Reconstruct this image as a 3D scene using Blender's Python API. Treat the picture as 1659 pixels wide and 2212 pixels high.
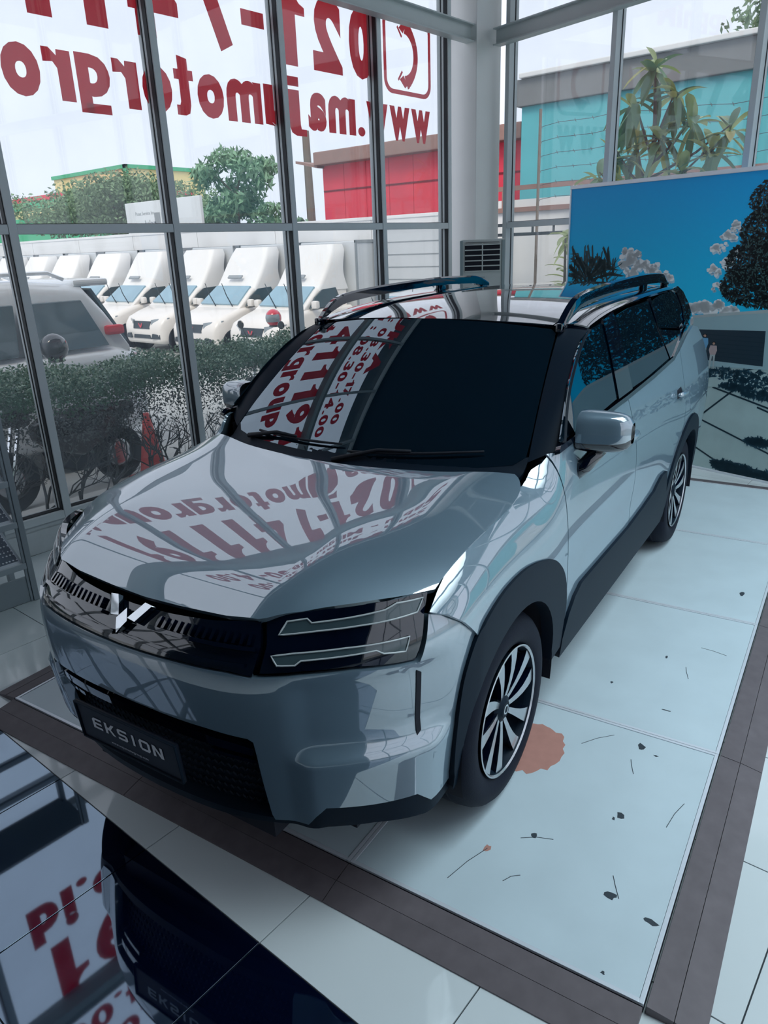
import bpy, bmesh, math, random
import numpy as np
from mathutils import Vector, Matrix, geometry
random.seed(7)
for o in list(bpy.data.objects):
    bpy.data.objects.remove(o, do_unlink=True)
scene = bpy.context.scene
COL = scene.collection
R = math.radians

# ------------------------------------------------------------------ camera
CAMH = 1.98
PITCH, ROLL, YAW = R(20.03041397), R(2.18432771), R(49.83991598)
FPX = 1571.985
cam_d = bpy.data.cameras.new('camera')
cam = bpy.data.objects.new('camera', cam_d)
COL.objects.link(cam)
_f0 = Vector((math.sin(YAW), math.cos(YAW), 0)); _r0 = Vector((math.cos(YAW), -math.sin(YAW), 0)); _up = Vector((0, 0, 1))
_f = math.cos(PITCH)*_f0 - math.sin(PITCH)*_up
_dn = -(math.cos(PITCH)*_up + math.sin(PITCH)*_f0)
_r = math.cos(ROLL)*_r0 + math.sin(ROLL)*_dn
_d = -math.sin(ROLL)*_r0 + math.cos(ROLL)*_dn
M = Matrix.Identity(4)
for i in range(3):
    M[i][0] = _r[i]; M[i][1] = -_d[i]; M[i][2] = -_f[i]
M[2][3] = CAMH
cam.matrix_world = M
cam_d.sensor_fit = 'VERTICAL'; cam_d.sensor_height = 36.0; cam_d.sensor_width = 36.0*1659/2212
cam_d.lens = 36.0*FPX/2212
cam_d.clip_start = 0.05; cam_d.clip_end = 400
scene.camera = cam

# ------------------------------------------------------------------ sky, sun, exposure
world = bpy.data.worlds.new('sky'); scene.world = world; world.use_nodes = True
bg = world.node_tree.nodes['Background']
bg.inputs[0].default_value = (0.81, 0.865, 1.0, 1); bg.inputs[1].default_value = 0.84
sun_d = bpy.data.lights.new('sun', 'SUN'); sun_d.energy = 1.3; sun_d.angle = R(25); sun_d.color = (1.0, 0.90, 0.74)
sun = bpy.data.objects.new('sun', sun_d); COL.objects.link(sun)
sun.rotation_euler = Vector((0.55, 0.35, -0.75)).to_track_quat('-Z', 'Y').to_euler()
scene.view_settings.view_transform = 'Standard'; scene.view_settings.look = 'None'
scene.view_settings.gamma = 1.0; scene.view_settings.use_curve_mapping = False
scene.view_settings.exposure = 0.62
scene.cycles.max_bounces = 10; scene.cycles.transparent_max_bounces = 24
scene.cycles.glossy_bounces = 6; scene.cycles.diffuse_bounces = 4
scene.cycles.caustics_reflective = False; scene.cycles.caustics_refractive = False
scene.cycles.sample_clamp_indirect = 6.0

# ------------------------------------------------------------------ materials
MAT = {}
def srgb(r, g, b):
    f = lambda c: (c/255/12.92) if c/255 <= 0.04045 else ((c/255+0.055)/1.055)**2.4
    return (f(r), f(g), f(b))
def mat(name, col, rough=0.5, metal=0.0, coat=0.0, spec=0.5, var=0.06, scale=6.0, bump=0.0, bscale=60.0, emit=None, coat_rough=0.03, sheen=0, detail=3):
    if name in MAT: return MAT[name]
    m = bpy.data.materials.new(name); m.use_nodes = True
    nt = m.node_tree; b = nt.nodes['Principled BSDF']
    b.inputs['Roughness'].default_value = rough; b.inputs['Metallic'].default_value = metal
    b.inputs['Coat Weight'].default_value = coat; b.inputs['Coat Roughness'].default_value = coat_rough
    b.inputs['Specular IOR Level'].default_value = spec
    tc = nt.nodes.new('ShaderNodeTexCoord')
    nz = nt.nodes.new('ShaderNodeTexNoise'); nz.inputs['Scale'].default_value = scale; nz.inputs['Detail'].default_value = detail
    nt.links.new(tc.outputs['Object'], nz.inputs['Vector'])
    rp = nt.nodes.new('ShaderNodeMix'); rp.data_type = 'RGBA'
    lo = [max(0, c*(1-var)) for c in col]; hi = [min(1, c*(1+var)) for c in col]
    rp.inputs['A'].default_value = (*lo, 1); rp.inputs['B'].default_value = (*hi, 1)
    nt.links.new(nz.outputs['Fac'], rp.inputs['Factor'])
    nt.links.new(rp.outputs['Result'], b.inputs['Base Color'])
    if bump > 0:
        n2 = nt.nodes.new('ShaderNodeTexNoise'); n2.inputs['Scale'].default_value = bscale; n2.inputs['Detail'].default_value = 2
        nt.links.new(tc.outputs['Object'], n2.inputs['Vector'])
        bp = nt.nodes.new('ShaderNodeBump'); bp.inputs['Strength'].default_value = bump; bp.inputs['Distance'].default_value = 0.01
        nt.links.new(n2.outputs['Fac'], bp.inputs['Height']); nt.links.new(bp.outputs['Normal'], b.inputs['Normal'])
    if emit:
        b.inputs['Emission Color'].default_value = (*emit[:3], 1); b.inputs['Emission Strength'].default_value = emit[3]
    MAT[name] = m
    return m
def vinyl(name, col):
    """coloured film that lets some daylight through"""
    m = bpy.data.materials.new(name); m.use_nodes = True; nt = m.node_tree
    b = nt.nodes['Principled BSDF']; b.inputs['Base Color'].default_value = (*col, 1); b.inputs['Roughness'].default_value = .3
    out = nt.nodes['Material Output']
    t = nt.nodes.new('ShaderNodeBsdfTranslucent'); mx = nt.nodes.new('ShaderNodeMixShader')
    tc = nt.nodes.new('ShaderNodeTexCoord'); nz = nt.nodes.new('ShaderNodeTexNoise'); nz.inputs['Scale'].default_value = 1.3
    nt.links.new(tc.outputs['Object'], nz.inputs['Vector'])
    mp = nt.nodes.new('ShaderNodeMix'); mp.data_type = 'RGBA'; mp.inputs['A'].default_value = (col[0]*.85, col[1], col[2]*.9, 1); mp.inputs['B'].default_value = (col[0]*1.2, col[1]*1.1, col[2]*1.1, 1)
    nt.links.new(nz.outputs['Fac'], mp.inputs['Factor']); nt.links.new(mp.outputs['Result'], t.inputs[0])
    mx.inputs[0].default_value = .72
    nt.links.new(b.outputs[0], mx.inputs[1]); nt.links.new(t.outputs[0], mx.inputs[2]); nt.links.new(mx.outputs[0], out.inputs[0])
    MAT[name] = m
def glassmat(name, tint=(1, 1, 1), refl=(1, 1, 1), ior=1.5, rough=0.0, haze=0.0, hazecol=(.8, .85, .9), base=0.0):
    """thin sheet: transparent by its tint, mirror by Fresnel, an optional film of dust and pale haze"""
    m = bpy.data.materials.new(name); m.use_nodes = True; nt = m.node_tree
    for n in list(nt.nodes): nt.nodes.remove(n)
    out = nt.nodes.new('ShaderNodeOutputMaterial')
    tr = nt.nodes.new('ShaderNodeBsdfTransparent'); tr.inputs[0].default_value = (*tint, 1)
    gl = nt.nodes.new('ShaderNodeBsdfGlossy'); gl.inputs['Roughness'].default_value = rough; gl.inputs[0].default_value = (*refl, 1)
    f0 = ((ior-1)/(ior+1))**2
    lw = nt.nodes.new('ShaderNodeLayerWeight'); lw.inputs[0].default_value = 0.5
    pw = nt.nodes.new('ShaderNodeMath'); pw.operation = 'POWER'; pw.inputs[1].default_value = 5
    nt.links.new(lw.outputs['Facing'], pw.inputs[0])
    fr = nt.nodes.new('ShaderNodeMapRange'); fr.inputs[3].default_value = f0; fr.inputs[4].default_value = 1.0
    nt.links.new(pw.outputs[0], fr.inputs[0])
    mx = nt.nodes.new('ShaderNodeMixShader')
    nt.links.new(fr.outputs[0], mx.inputs[0])
    top = tr
    if haze > 0:
        df = nt.nodes.new('ShaderNodeBsdfDiffuse'); df.inputs[0].default_value = (*hazecol, 1)
        nz = nt.nodes.new('ShaderNodeTexNoise'); nz.inputs['Scale'].default_value = 3.0
        tcn = nt.nodes.new('ShaderNodeTexCoord'); nt.links.new(tcn.outputs['Object'], nz.inputs['Vector'])
        mp = nt.nodes.new('ShaderNodeMapRange'); mp.inputs[3].default_value = haze*0.6; mp.inputs[4].default_value = haze*1.4
        nt.links.new(nz.outputs['Fac'], mp.inputs[0])
        m2 = nt.nodes.new('ShaderNodeMixShader'); nt.links.new(mp.outputs[0], m2.inputs[0])
        nt.links.new(tr.outputs[0], m2.inputs[1]); nt.links.new(df.outputs[0], m2.inputs[2]); top = m2
    nt.links.new(top.outputs[0], mx.inputs[1]); nt.links.new(gl.outputs[0], mx.inputs[2])
    nt.links.new(mx.outputs[0], out.inputs[0])
    MAT[name] = m
    return m

# ------------------------------------------------------------------ mesh helpers
class MB:
    def __init__(self): self.v = []; self.f = []; self.m = []
    def add(self, vs, fs, mi=0):
        n = len(self.v); self.v += [tuple(map(float, p)) for p in vs]
        for f in fs: self.f.append(tuple(i+n for i in f)); self.m.append(mi)
        return self
    def box(self, x0, x1, y0, y1, z0, z1, mi=0):
        if x0 > x1: x0, x1 = x1, x0
        if y0 > y1: y0, y1 = y1, y0
        if z0 > z1: z0, z1 = z1, z0
        return self.add([(x0, y0, z0), (x1, y0, z0), (x1, y1, z0), (x0, y1, z0), (x0, y0, z1), (x1, y0, z1), (x1, y1, z1), (x0, y1, z1)],
                 [(0, 3, 2, 1), (4, 5, 6, 7), (0, 1, 5, 4), (1, 2, 6, 5), (2, 3, 7, 6), (3, 0, 4, 7)], mi)
    def cbox(self, x0, x1, y0, y1, z0, z1, c=0.01, mi=0):
        """box with chamfered edges"""
        if x0 > x1: x0, x1 = x1, x0
        if y0 > y1: y0, y1 = y1, y0
        if z0 > z1: z0, z1 = z1, z0
        c = min(c, (x1-x0)*.45, (y1-y0)*.45, (z1-z0)*.45)
        b = bmesh.new(); bmesh.ops.create_cube(b, size=1)
        for v in b.verts:
            v.co = Vector(((x0+x1)/2+v.co.x*(x1-x0), (y0+y1)/2+v.co.y*(y1-y0), (z0+z1)/2+v.co.z*(z1-z0)))
        bmesh.ops.bevel(b, geom=list(b.edges), offset=c, segments=2, profile=0.6, affect='EDGES')
        return self.bm(b, mi)
    def bm(self, b, mi=0):
        b.verts.index_update()
        vs = [tuple(v.co) for v in b.verts]; fs = [tuple(v.index for v in f.verts) for f in b.faces]
        b.free(); return self.add(vs, fs, mi)
    def prism(self, poly, z0, z1, axis='z', mi=0, cap=True):
        """extrude a 2D polygon (ccw) along an axis"""
        n = len(poly)
        def P(a, b, c):
            return {'z': (a, b, c), 'y': (a, c, b), 'x': (c, a, b)}[axis]
        vs = [P(a, b, z0) for a, b in poly] + [P(a, b, z1) for a, b in poly]
        fs = [(i, (i+1) % n, n+(i+1) % n, n+i) for i in range(n)]
        if cap:
            tri = geometry.tessellate_polygon([[Vector((a, b, 0)) for a, b in poly]])
            fs += [tuple(reversed(t)) for t in tri] + [tuple(i+n for i in t) for t in tri]
        return self.add(vs, fs, mi)
    def tube(self, pts, r, n=8, mi=0, closed=False, caps=True):
        pts = [Vector(p) for p in pts]; rs = r if isinstance(r, (list, tuple)) else [r]*len(pts)
        rings = []; prev = None
        for i, p in enumerate(pts):
            if closed: t = (pts[(i+1) % len(pts)]-pts[i-1])
            else: t = (pts[min(i+1, len(pts)-1)]-pts[max(i-1, 0)])
            t.normalize()
            a = prev if prev is not None else (Vector((0, 0, 1)) if abs(t.z) < .9 else Vector((1, 0, 0)))
            u = (a - t*a.dot(t)); u.normalize(); w = t.cross(u); prev = u
            rings.append([p+rs[i]*(math.cos(k*2*math.pi/n)*u+math.sin(k*2*math.pi/n)*w) for k in range(n)])
        vs = [q for g in rings for q in g]; fs = []
        m = len(rings)
        for i in range(m if closed else m-1):
            j = (i+1) % m
            for k in range(n):
                fs.append((i*n+k, i*n+(k+1) % n, j*n+(k+1) % n, j*n+k))
        if caps and not closed:
            fs.append(tuple(reversed(range(n)))); fs.append(tuple((m-1)*n+k for k in range(n)))
        return self.add(vs, fs, mi)
    def lathe(self, prof, n=32, axis='z', center=(0, 0, 0), mi=0, closed=False):
        """revolve (r,h) profile"""
        vs = []; fs = []; m = len(prof)
        for k in range(n):
            a = 2*math.pi*k/n
            for r_, h_ in prof:
                c_, s_ = r_*math.cos(a), r_*math.sin(a)
                p = {'z': (c_, s_, h_), 'y': (c_, h_, s_), 'x': (h_, c_, s_)}[axis]
                vs.append(tuple(p[i]+center[i] for i in range(3)))
        for k in range(n):
            k2 = (k+1) % n
            for i in range(m if closed else m-1):
                j = (i+1) % m
                fs.append((k*m+i, k2*m+i, k2*m+j, k*m+j))
        return self.add(vs, fs, mi)
    def grid(self, P, mi=0, flip=False):
        P = np.asarray(P); a, b = P.shape[:2]
        fs = []
        for i in range(a-1):
            for j in range(b-1):
                q = (i*b+j, i*b+j+1, (i+1)*b+j+1, (i+1)*b+j)
                fs.append(tuple(reversed(q)) if flip else q)
        return self.add(P.reshape(-1, 3), fs, mi)
    def build(self, name, mats, parent=None, smooth=False, angle=None, recalc=False):
        me = bpy.data.meshes.new(name); me.from_pydata(self.v, [], self.f)
        mats = mats if isinstance(mats, (list, tuple)) else [mats]
        for m in mats: me.materials.append(MAT[m] if isinstance(m, str) else m)
        if len(mats) > 1: me.polygons.foreach_set('material_index', self.m)
        if recalc:
            b = bmesh.new(); b.from_mesh(me); bmesh.ops.recalc_face_normals(b, faces=b.faces); b.to_mesh(me); b.free()
        if smooth:
            me.polygons.foreach_set('use_smooth', [True]*len(me.polygons))
            if angle is not None: me.set_sharp_from_angle(angle=R(angle))
        me.update()
        o = bpy.data.objects.new(name, me); COL.objects.link(o)
        if parent is not None: o.parent = parent
        return o
def empty(name, loc=(0, 0, 0), rz=0.0, parent=None):
    o = bpy.data.objects.new(name, None); COL.objects.link(o); o.location = loc; o.rotation_euler = (0, 0, rz)
    o.empty_display_size = 0.2
    if parent is not None: o.parent = parent
    return o
def tag(o, label=None, cat=None, group=None, kind=None):
    if label: o['label'] = label
    if cat: o['category'] = cat
    if group: o['group'] = group
    if kind: o['kind'] = kind
    return o
def dup(o, parent=None, loc=None, rz=None):
    c = o.copy(); COL.objects.link(c); c.parent = parent
    if loc is not None: c.location = loc
    if rz is not None: c.rotation_euler = (0, 0, rz)
    for ch in list(o.children): dup(ch, c)
    return c
def text_mesh(body, size=1.0, offset=0.0, extrude=0.0, align='LEFT', shear=0.0, spacing=1.0):
    cu = bpy.data.curves.new('t', 'FONT'); cu.body = body; cu.size = size; cu.offset = offset; cu.extrude = extrude
    cu.align_x = align; cu.fill_mode = 'BOTH'; cu.resolution_u = 4; cu.shear = shear; cu.space_character = spacing
    o = bpy.data.objects.new('t', cu); COL.objects.link(o)
    dg = bpy.context.evaluated_depsgraph_get(); dg.update()
    me = bpy.data.meshes.new_from_object(o.evaluated_get(dg))
    bpy.data.objects.remove(o, do_unlink=True); bpy.data.curves.remove(cu)
    return me
def place_text(name, body, mt, parent, fit, offset=0.0, thick=0.002, shear=0.0, spacing=1.0):
    """flat lettering; fit(P) maps normalised (0..1 width, 0..1 height) -> 3D"""
    me = text_mesh(body, 1.0, offset, 0.0, shear=shear, spacing=spacing); me.name = name
    n = len(me.vertices); co = np.empty(n*3); me.vertices.foreach_get('co', co); co = co.reshape(-1, 3)
    x0, x1 = co[:, 0].min(), co[:, 0].max(); y0, y1 = co[:, 1].min(), co[:, 1].max()
    q = np.array([fit((p[0]-x0)/(x1-x0), (p[1]-y0)/(y1-y0)) for p in co])
    me.vertices.foreach_set('co', q.reshape(-1)); me.update()
    me.materials.clear(); me.materials.append(MAT[mt])
    o = bpy.data.objects.new(name, me); COL.objects.link(o); o.parent = parent
    if thick:
        md = o.modifiers.new('thickness', 'SOLIDIFY'); md.thickness = thick; md.offset = 0
    return o
# ================================================================== the showroom
mat('frame_paint', srgb(214, 220, 222), 0.42, var=0.05, scale=9)
mat('frame_seal', (0.012, 0.016, 0.022), 0.6)
mat('column_paint', srgb(238, 238, 236), 0.45, var=0.03, scale=4)
mat('steel_paint', srgb(200, 208, 208), 0.4, var=0.06, scale=5)
mat('sill_plaster', srgb(205, 210, 212), 0.6, var=0.08, scale=14, bump=0.15)
mat('ceiling_paint', (0.012, 0.036, 0.060), 0.8)
mat('wall_dark', (0.014, 0.045, 0.070), 0.7)
vinyl('vinyl_red', (0.78, 0.0, 0.085))
mat('grout', (0.03, 0.04, 0.05), 0.7)
mat('tile_light', srgb(214, 222, 224), 0.06, var=0.05, scale=2.5, spec=0.5, coat=0.0)
mat('tile_black', (0.001, 0.003, 0.016), 0.03, var=0.3, scale=20, spec=0.5)
MAT['tile_black'].node_tree.nodes['Principled BSDF'].inputs['IOR'].default_value = 3.1
MAT['tile_black'].node_tree.nodes['Principled BSDF'].inputs['Specular Tint'].default_value = (.62, .80, 1, 1)
glassmat('pane_glass', tint=(0.97, 0.985, 0.985), ior=1.45, haze=0.085)  # film thickened so the yard looks paler and hazier

AX = R(-1.64394199); AY = R(-12.28973009); AP = R(7.1248291)
# ---- floor: a slab with the joints, every tile a piece of its own
fl = MB().box(-6, 9.2, -4.9, 5.6, -0.3, -0.006).build('floor', 'grout'); tag(fl, kind='structure')
TP = 0.604
tile_me = None
TX0, TY0 = 0.976, 1.386-TP*12
ca, sa = math.cos(AP), math.sin(AP)
def to_plat(x, y): return (ca*x+sa*y, -sa*x+ca*y)
def tile_mesh(nm, m):
    g = 0.0022; t = MB()
    c = 0.0004; a = TP-2*g
    t.add([(0, 0, -0.006), (a, 0, -0.006), (a, a, -0.006), (0, a, -0.006), (0, 0, -c), (a, 0, -c), (a, a, -c), (0, a, -c), (c, c, 0), (a-c, c, 0), (a-c, a-c, 0), (c, a-c, 0)],
          [(0, 1, 5, 4), (1, 2, 6, 5), (2, 3, 7, 6), (3, 0, 4, 7), (4, 5, 9, 8), (5, 6, 10, 9), (6, 7, 11, 10), (7, 4, 8, 11), (8, 9, 10, 11)])
    o = t.build(nm, m); me = o.data; bpy.data.objects.remove(o); return me
me_l, me_b = tile_mesh('tile', 'tile_light'), tile_mesh('tile', 'tile_black')
far = MB()
for i in range(-11, 14):
    for j in range(0, 24):
        x, y = TX0+i*TP, TY0+j*TP
        if x > 8.2 or y > 5.0 or x < -5.8 or y < -4.7: continue
        px, py = to_plat(x+TP/2, y+TP/2)
        if 1.9 < px < 5.9 and 0.65 < py < 2.7: continue
        black = -3 <= i <= -1
        near = -3 <= i and (j >= 9) and not (i > 1 and j < 10) 
        if near:
            o = bpy.data.objects.new('tile', me_b if black else me_l); COL.objects.link(o); o.parent = fl
            o.location = (x+0.0022, y+0.0022, 0)
        else:
            far.box(x+.0022, x+TP-.0022, y+.0022, y+TP-.0022, -0.0058, 0, 1 if black else 0)
ft = far.build('distant_tiles', ['tile_light', 'tile_black'], fl); ft['kind'] = 'stuff'

# ---- glass wall beside the car yard
LW = empty('window_1', (2.0233, 5.0149, 0), AX); tag(LW, kind='structure')
ZS, ZT0, ZT1, ZTOP = 0.22, 2.138, 2.198, 5.95
SL = -8.2
edges = [5.09, 4.0, 2.80, 1.59, 0.362] + [0.362-1.22*k for k in range(1, 8)]
MW = 0.055
base = MB().box(SL, 5.4, 0.0, 0.30, 0, 0.165).cbox(SL, 5.4, 0.02, 0.30, 0.165, 0.205, 0.004).build('sill', 'sill_plaster', LW)
def mullion(par, s1, z0, z1, y0=0.0, w=MW, dep=0.11):
    m = MB()
    m.cbox(s1-w, s1, y0, y0+0.055, z0, z1, 0.003)
    m.box(s1-w-0.006, s1-w+0.004, y0+0.012, y0+0.055, z0, z1, 1)
    m.cbox(s1-w-0.004, s1-0.006, y0+0.055, y0+0.085, z0, z1, 0.002)
    m.box(s1-w-0.008, s1-0.002, y0+0.085, y0+0.095, z0, z1, 1)
    m.cbox(s1-w+0.002, s1-0.010, y0+0.095, y0+0.095+dep-0.06, z0, z1, 0.002)
    return m.build('mullion', ['frame_paint', 'frame_seal'], par)
for e in edges:
    mullion(LW, e, 0.205, ZTOP)
def rail_between(par, a, b, z0, z1, y0=0.004, nm='transom'):
    m = MB().cbox(a, b, y0, y0+0.06, z0, z1, 0.004)
    m.box(a, b, y0+0.03, y0+0.09, z1-0.002, z1+0.005, 1).cbox(a, b, y0+0.06, y0+0.10, z0+0.006, z1-0.006, 0.003)
    return m.build(nm, ['frame_paint', 'frame_seal'], par)
for k in range(len(edges)-1):
    a, b = edges[k+1]+0.001, edges[k]-MW-0.001
    rail_between(LW, a, b, ZT0, ZT1)
    rail_between(LW, a, b, 0.205, 0.262, 0.002, 'bottom_rail')
    rail_between(LW, a, b, ZTOP-0.06, ZTOP, 0.002, 'head_rail')
    rail_between(LW, a, b, 4.0, 4.06, 0.02)
    for z0, z1 in ((0.255, ZT0+.004), (ZT1-.004, 4.004), (4.056, ZTOP-0.05)):
        MB().box(a-.004, b+.004, 0.117, 0.123, z0, z1).build('pane', 'pane_glass', LW)
# rolled steel beam in front of the mullions
def ibeam(par, a, b, y0, y1, z0, z1, t=0.012, mt='steel_paint'):
    m = MB().cbox(a, b, y0, y1, z0, z0+t, 0.002).cbox(a, b, y0, y1, z1-t, z1, 0.002)
    ym = (y0+y1)/2
    m.box(a, b, ym-0.005, ym+0.005, z0+t, z1-t)
    return m.build('beam', mt, par)
ibeam(LW, SL, 5.345, -0.115, -0.005, 3.925, 4.085)

# ---- lettering stuck on the outside of the glass: read from the yard, so mirrored from inside
GLY = {}
def glyph(ch, off):
    k = (ch, off)
    if k in GLY: return GLY[k]
    own = {'1': [(0, .66), (0, .77), (.22, .81), (.40, .90), (.46, 1), (1, 1), (1, 0), (.42, 0), (.42, .66)],
           't': [(0, .60), (.24, .60), (.24, .18), (.34, .04), (.56, 0), (1, 0), (1, .17), (.82, .17), (.76, .23), (.76, .60), (1, .60), (1, .77), (.76, .77), (.76, 1), (.24, .96), (.24, .77), (0, .77)],
           'j': [(.34, .20), (.30, .12), (0, .12), (0, 0), (.62, 0), (.88, .05), (1, .17), (1, .78), (.34, .78)],
           'r': [(0, 0), (.52, 0), (.52, .62), (.66, .74), (1, .72), (1, 1), (.74, 1), (.50, .86), (.48, .98), (0, .98)]}
    if ch in own:
        p = own[ch]; fs = [tuple(t) for t in geometry.tessellate_polygon([[Vector((a, b, 0)) for a, b in p]])]
        if ch == 'j':
            k0 = len(p); p = p+[(.34, .84), (1, .84), (1, 1), (.34, 1)]; fs.append((k0, k0+1, k0+2, k0+3))
        GLY[k] = (np.array(p, float), fs); return GLY[k]
    src = 'q' if ch == 'g' else ch
    me = text_mesh(src, 1.0, off*(.8 if ch in 'mwaeBSg893' else 1.0)); n = len(me.vertices); co = np.empty(n*3); me.vertices.foreach_get('co', co); co = co.reshape(-1, 3)[:, :2]
    fs = [tuple(p.vertices) for p in me.polygons]
    if ch == 'g':
        x0, x1, y0 = co[:, 0].min(), co[:, 0].max(), co[:, 1].min(); k0 = len(co)
        co = np.vstack([co, [(x0+.04, y0), (x1-.08, y0), (x1-.08, y0+.13), (x0+.04, y0+.13)]]); fs.append((k0, k0+1, k0+2, k0+3))
    co = (co-co.min(0))/(co.max(0)-co.min(0)+1e-9)
    GLY[k] = (co, fs); bpy.data.meshes.remove(me); return GLY[k]
def letter_row(name, items, off, ylocal=0.1245):
    """items: (char, s_right_in_image(start), s_end, z0, z1)"""
    mb = MB()
    for ch, sa_, sb_, z0, z1 in items:
        co, fs = glyph(ch, off)
        for y in (ylocal,):
            vs = [(sa_+(sb_-sa_)*c[0], y, z0+(z1-z0)*c[1]) for c in co]
            mb.add(vs, fs)
    o = mb.build(name, 'vinyl_red', LW)
    md = o.modifiers.new('thickness', 'SOLIDIFY'); md.thickness = 0.0012; md.offset = 0
    return o
WID = {'w': .31, '.': .10, 'm': .36, 'a': .225, 'j': .20, 'u': .24, 'o': .25, 't': .17, 'r': .195, 'g': .245, 'p': .25, 'i': .115, 'd': .25,
       'S': .26, 'e': .22, 'n': .24, 'b': .25, 'M': .36, 'J': .2, 'B': .27, 'U': .27, 'K': .28, 'A': .3, 'G': .28, ':': .10, '-': .15, ' ': .12,
       '0': .26, '1': .17, '2': .25, '3': .25, '4': .27, '7': .24, '8': .26, '9': .26, 'I': .12, 'h': .24, 'k': .24, 's': .2}
ASC = set('tidbhkj'); DSC = set('gpj'); CAPS = set('ABCDEFGHIJKLMNOPQRSTUVWXYZ0123456789')
def layout(body, s0, s1, zb, xh, capf=1.32, upto=None):
    gap = .03
    part = body[:upto] if upto else body
    tot = sum(WID[c] for c in part)+gap*(len(part)-1)
    k = (s1-s0)/tot; s = s0; out = []
    for c in body:
        w = WID[c]*k
        if c != ' ':
            z0, z1 = zb, zb+xh
            if c in CAPS: z1 = zb+xh*capf
            if c in ASC: z1 = zb+xh*1.30
            if c in DSC: z0 = zb-xh*0.18
            if c == '.': z1 = zb+xh*0.26
            if c == ':': z1 = zb+xh*0.9
            if c == '-': z0, z1 = zb+xh*0.42, zb+xh*0.68
            out.append((c, s, s+w, z0, z1))
        s += w+gap*k
    return out
letter_row('web_address_lettering', layout('www.majumotorgroup.id', 4.88, 0.51, 2.968, 0.305, 1.3, 16), 0.062)
dg = [('0', 4.02, 3.70), ('2', 3.60, 3.24), ('1', 3.16, 2.90), ('-', 2.70, 2.47), ('7', 2.38, 2.02), ('4', 1.88, 1.47), ('1', 1.41, 1.14), ('1', 1.02, 0.74), ('1', 0.62, 0.35), ('9', 0.24, -0.12), ('1', -0.2, -0.47)]
letter_row('phone_number_lettering', [(c, a, b, (3.445 if c != '-' else 3.66), (4.02 if c != '-' else 3.77)) for c, a, b in dg], 0.06)
letter_row('weekend_hours_lettering', layout('Sabtu - Minggu : 08.30-14.00', 4.85, -0.55, 4.42, 0.20, 1.3), 0.045)
letter_row('weekday_hours_lettering', layout('Senin - Jumat : 08.30-17.00', 4.85, -0.35, 4.80, 0.20, 1.3), 0.045)
letter_row('opening_hours_heading', layout('JAM BUKA', 4.85, 0.75, 5.20, 0.34, 1.3), 0.06)
# telephone sign: rounded square outline with a handset
ph = MB()
def rrect(cx, cz, hw, hh, r, n=6):
    p = []
    for (sx, sz, a0) in ((1, 1, 0), (-1, 1, 90), (-1, -1, 180), (1, -1, 270)):
        for k in range(n+1):
            a = R(a0+90*k/n); p.append((cx+sx*(hw-r)+r*math.cos(a), cz+sz*(hh-r)+r*math.sin(a)))
    return p
oo, ii = rrect(4.535, 3.73, .365, .35, .12), rrect(4.535, 3.73, .325, .31, .09)
nn = len(oo)
ph.add([(a, .1245, b) for a, b in oo]+[(a, .1245, b) for a, b in ii], [(k, (k+1) % nn, nn+(k+1) % nn, nn+k) for k in range(nn)])
arc = [(4.40+.26*math.cos(R(t)), 3.73+.26*math.sin(R(t))) for t in range(-66, 67, 6)]
def cross(p, w):
    v = Vector((p[0]-4.40, p[1]-3.73)).normalized()*w; return [(p[0]-v.x, .1245, p[1]-v.y), (p[0]+v.x, .1245, p[1]+v.y)]
for k in range(len(arc)-1):
    w = 0.034+0.030*abs((k+.5)/(len(arc)-1)*2-1)**3
    ph.add(cross(arc[k], w)+list(reversed(cross(arc[k+1], w))), [(0, 1, 2, 3)])
for sgn in (-1, 1):
    e_ = arc[0] if sgn < 0 else arc[-1]
    ph.add([(e_[0]-.10, .1245, e_[1]-sgn*.02), (e_[0]-.02, .1245, e_[1]+sgn*.05), (e_[0]+.02, .1245, e_[1]+sgn*.02), (e_[0]-.04, .1245, e_[1]-sgn*.06)], [(0, 1, 2, 3)])
    ph.add([(e_[0]-.13, .1245, e_[1]-sgn*.02), (e_[0]-.115, .1245, e_[1]-sgn*.005), (e_[0]-.05, .1245, e_[1]-sgn*.085), (e_[0]-.065, .1245, e_[1]-sgn*.10)], [(0, 1, 2, 3)])
o = ph.build('telephone_sign', 'vinyl_red', LW); md = o.modifiers.new('thickness', 'SOLIDIFY'); md.thickness = 0.0012; md.offset = 0

# ---- corner column
COLM = empty('pillar', (2.0233, 5.0149, 0), AX); tag(COLM, kind='structure')
MB().cbox(5.34, 5.80, -0.14, 0.22, 0, 6.0, 0.006).build('shaft', 'column_paint', COLM)
MB().box(5.80, 5.835, -0.10, 0.05, 0, 6.0).build('cable_channel', 'frame_seal', COLM)

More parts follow.
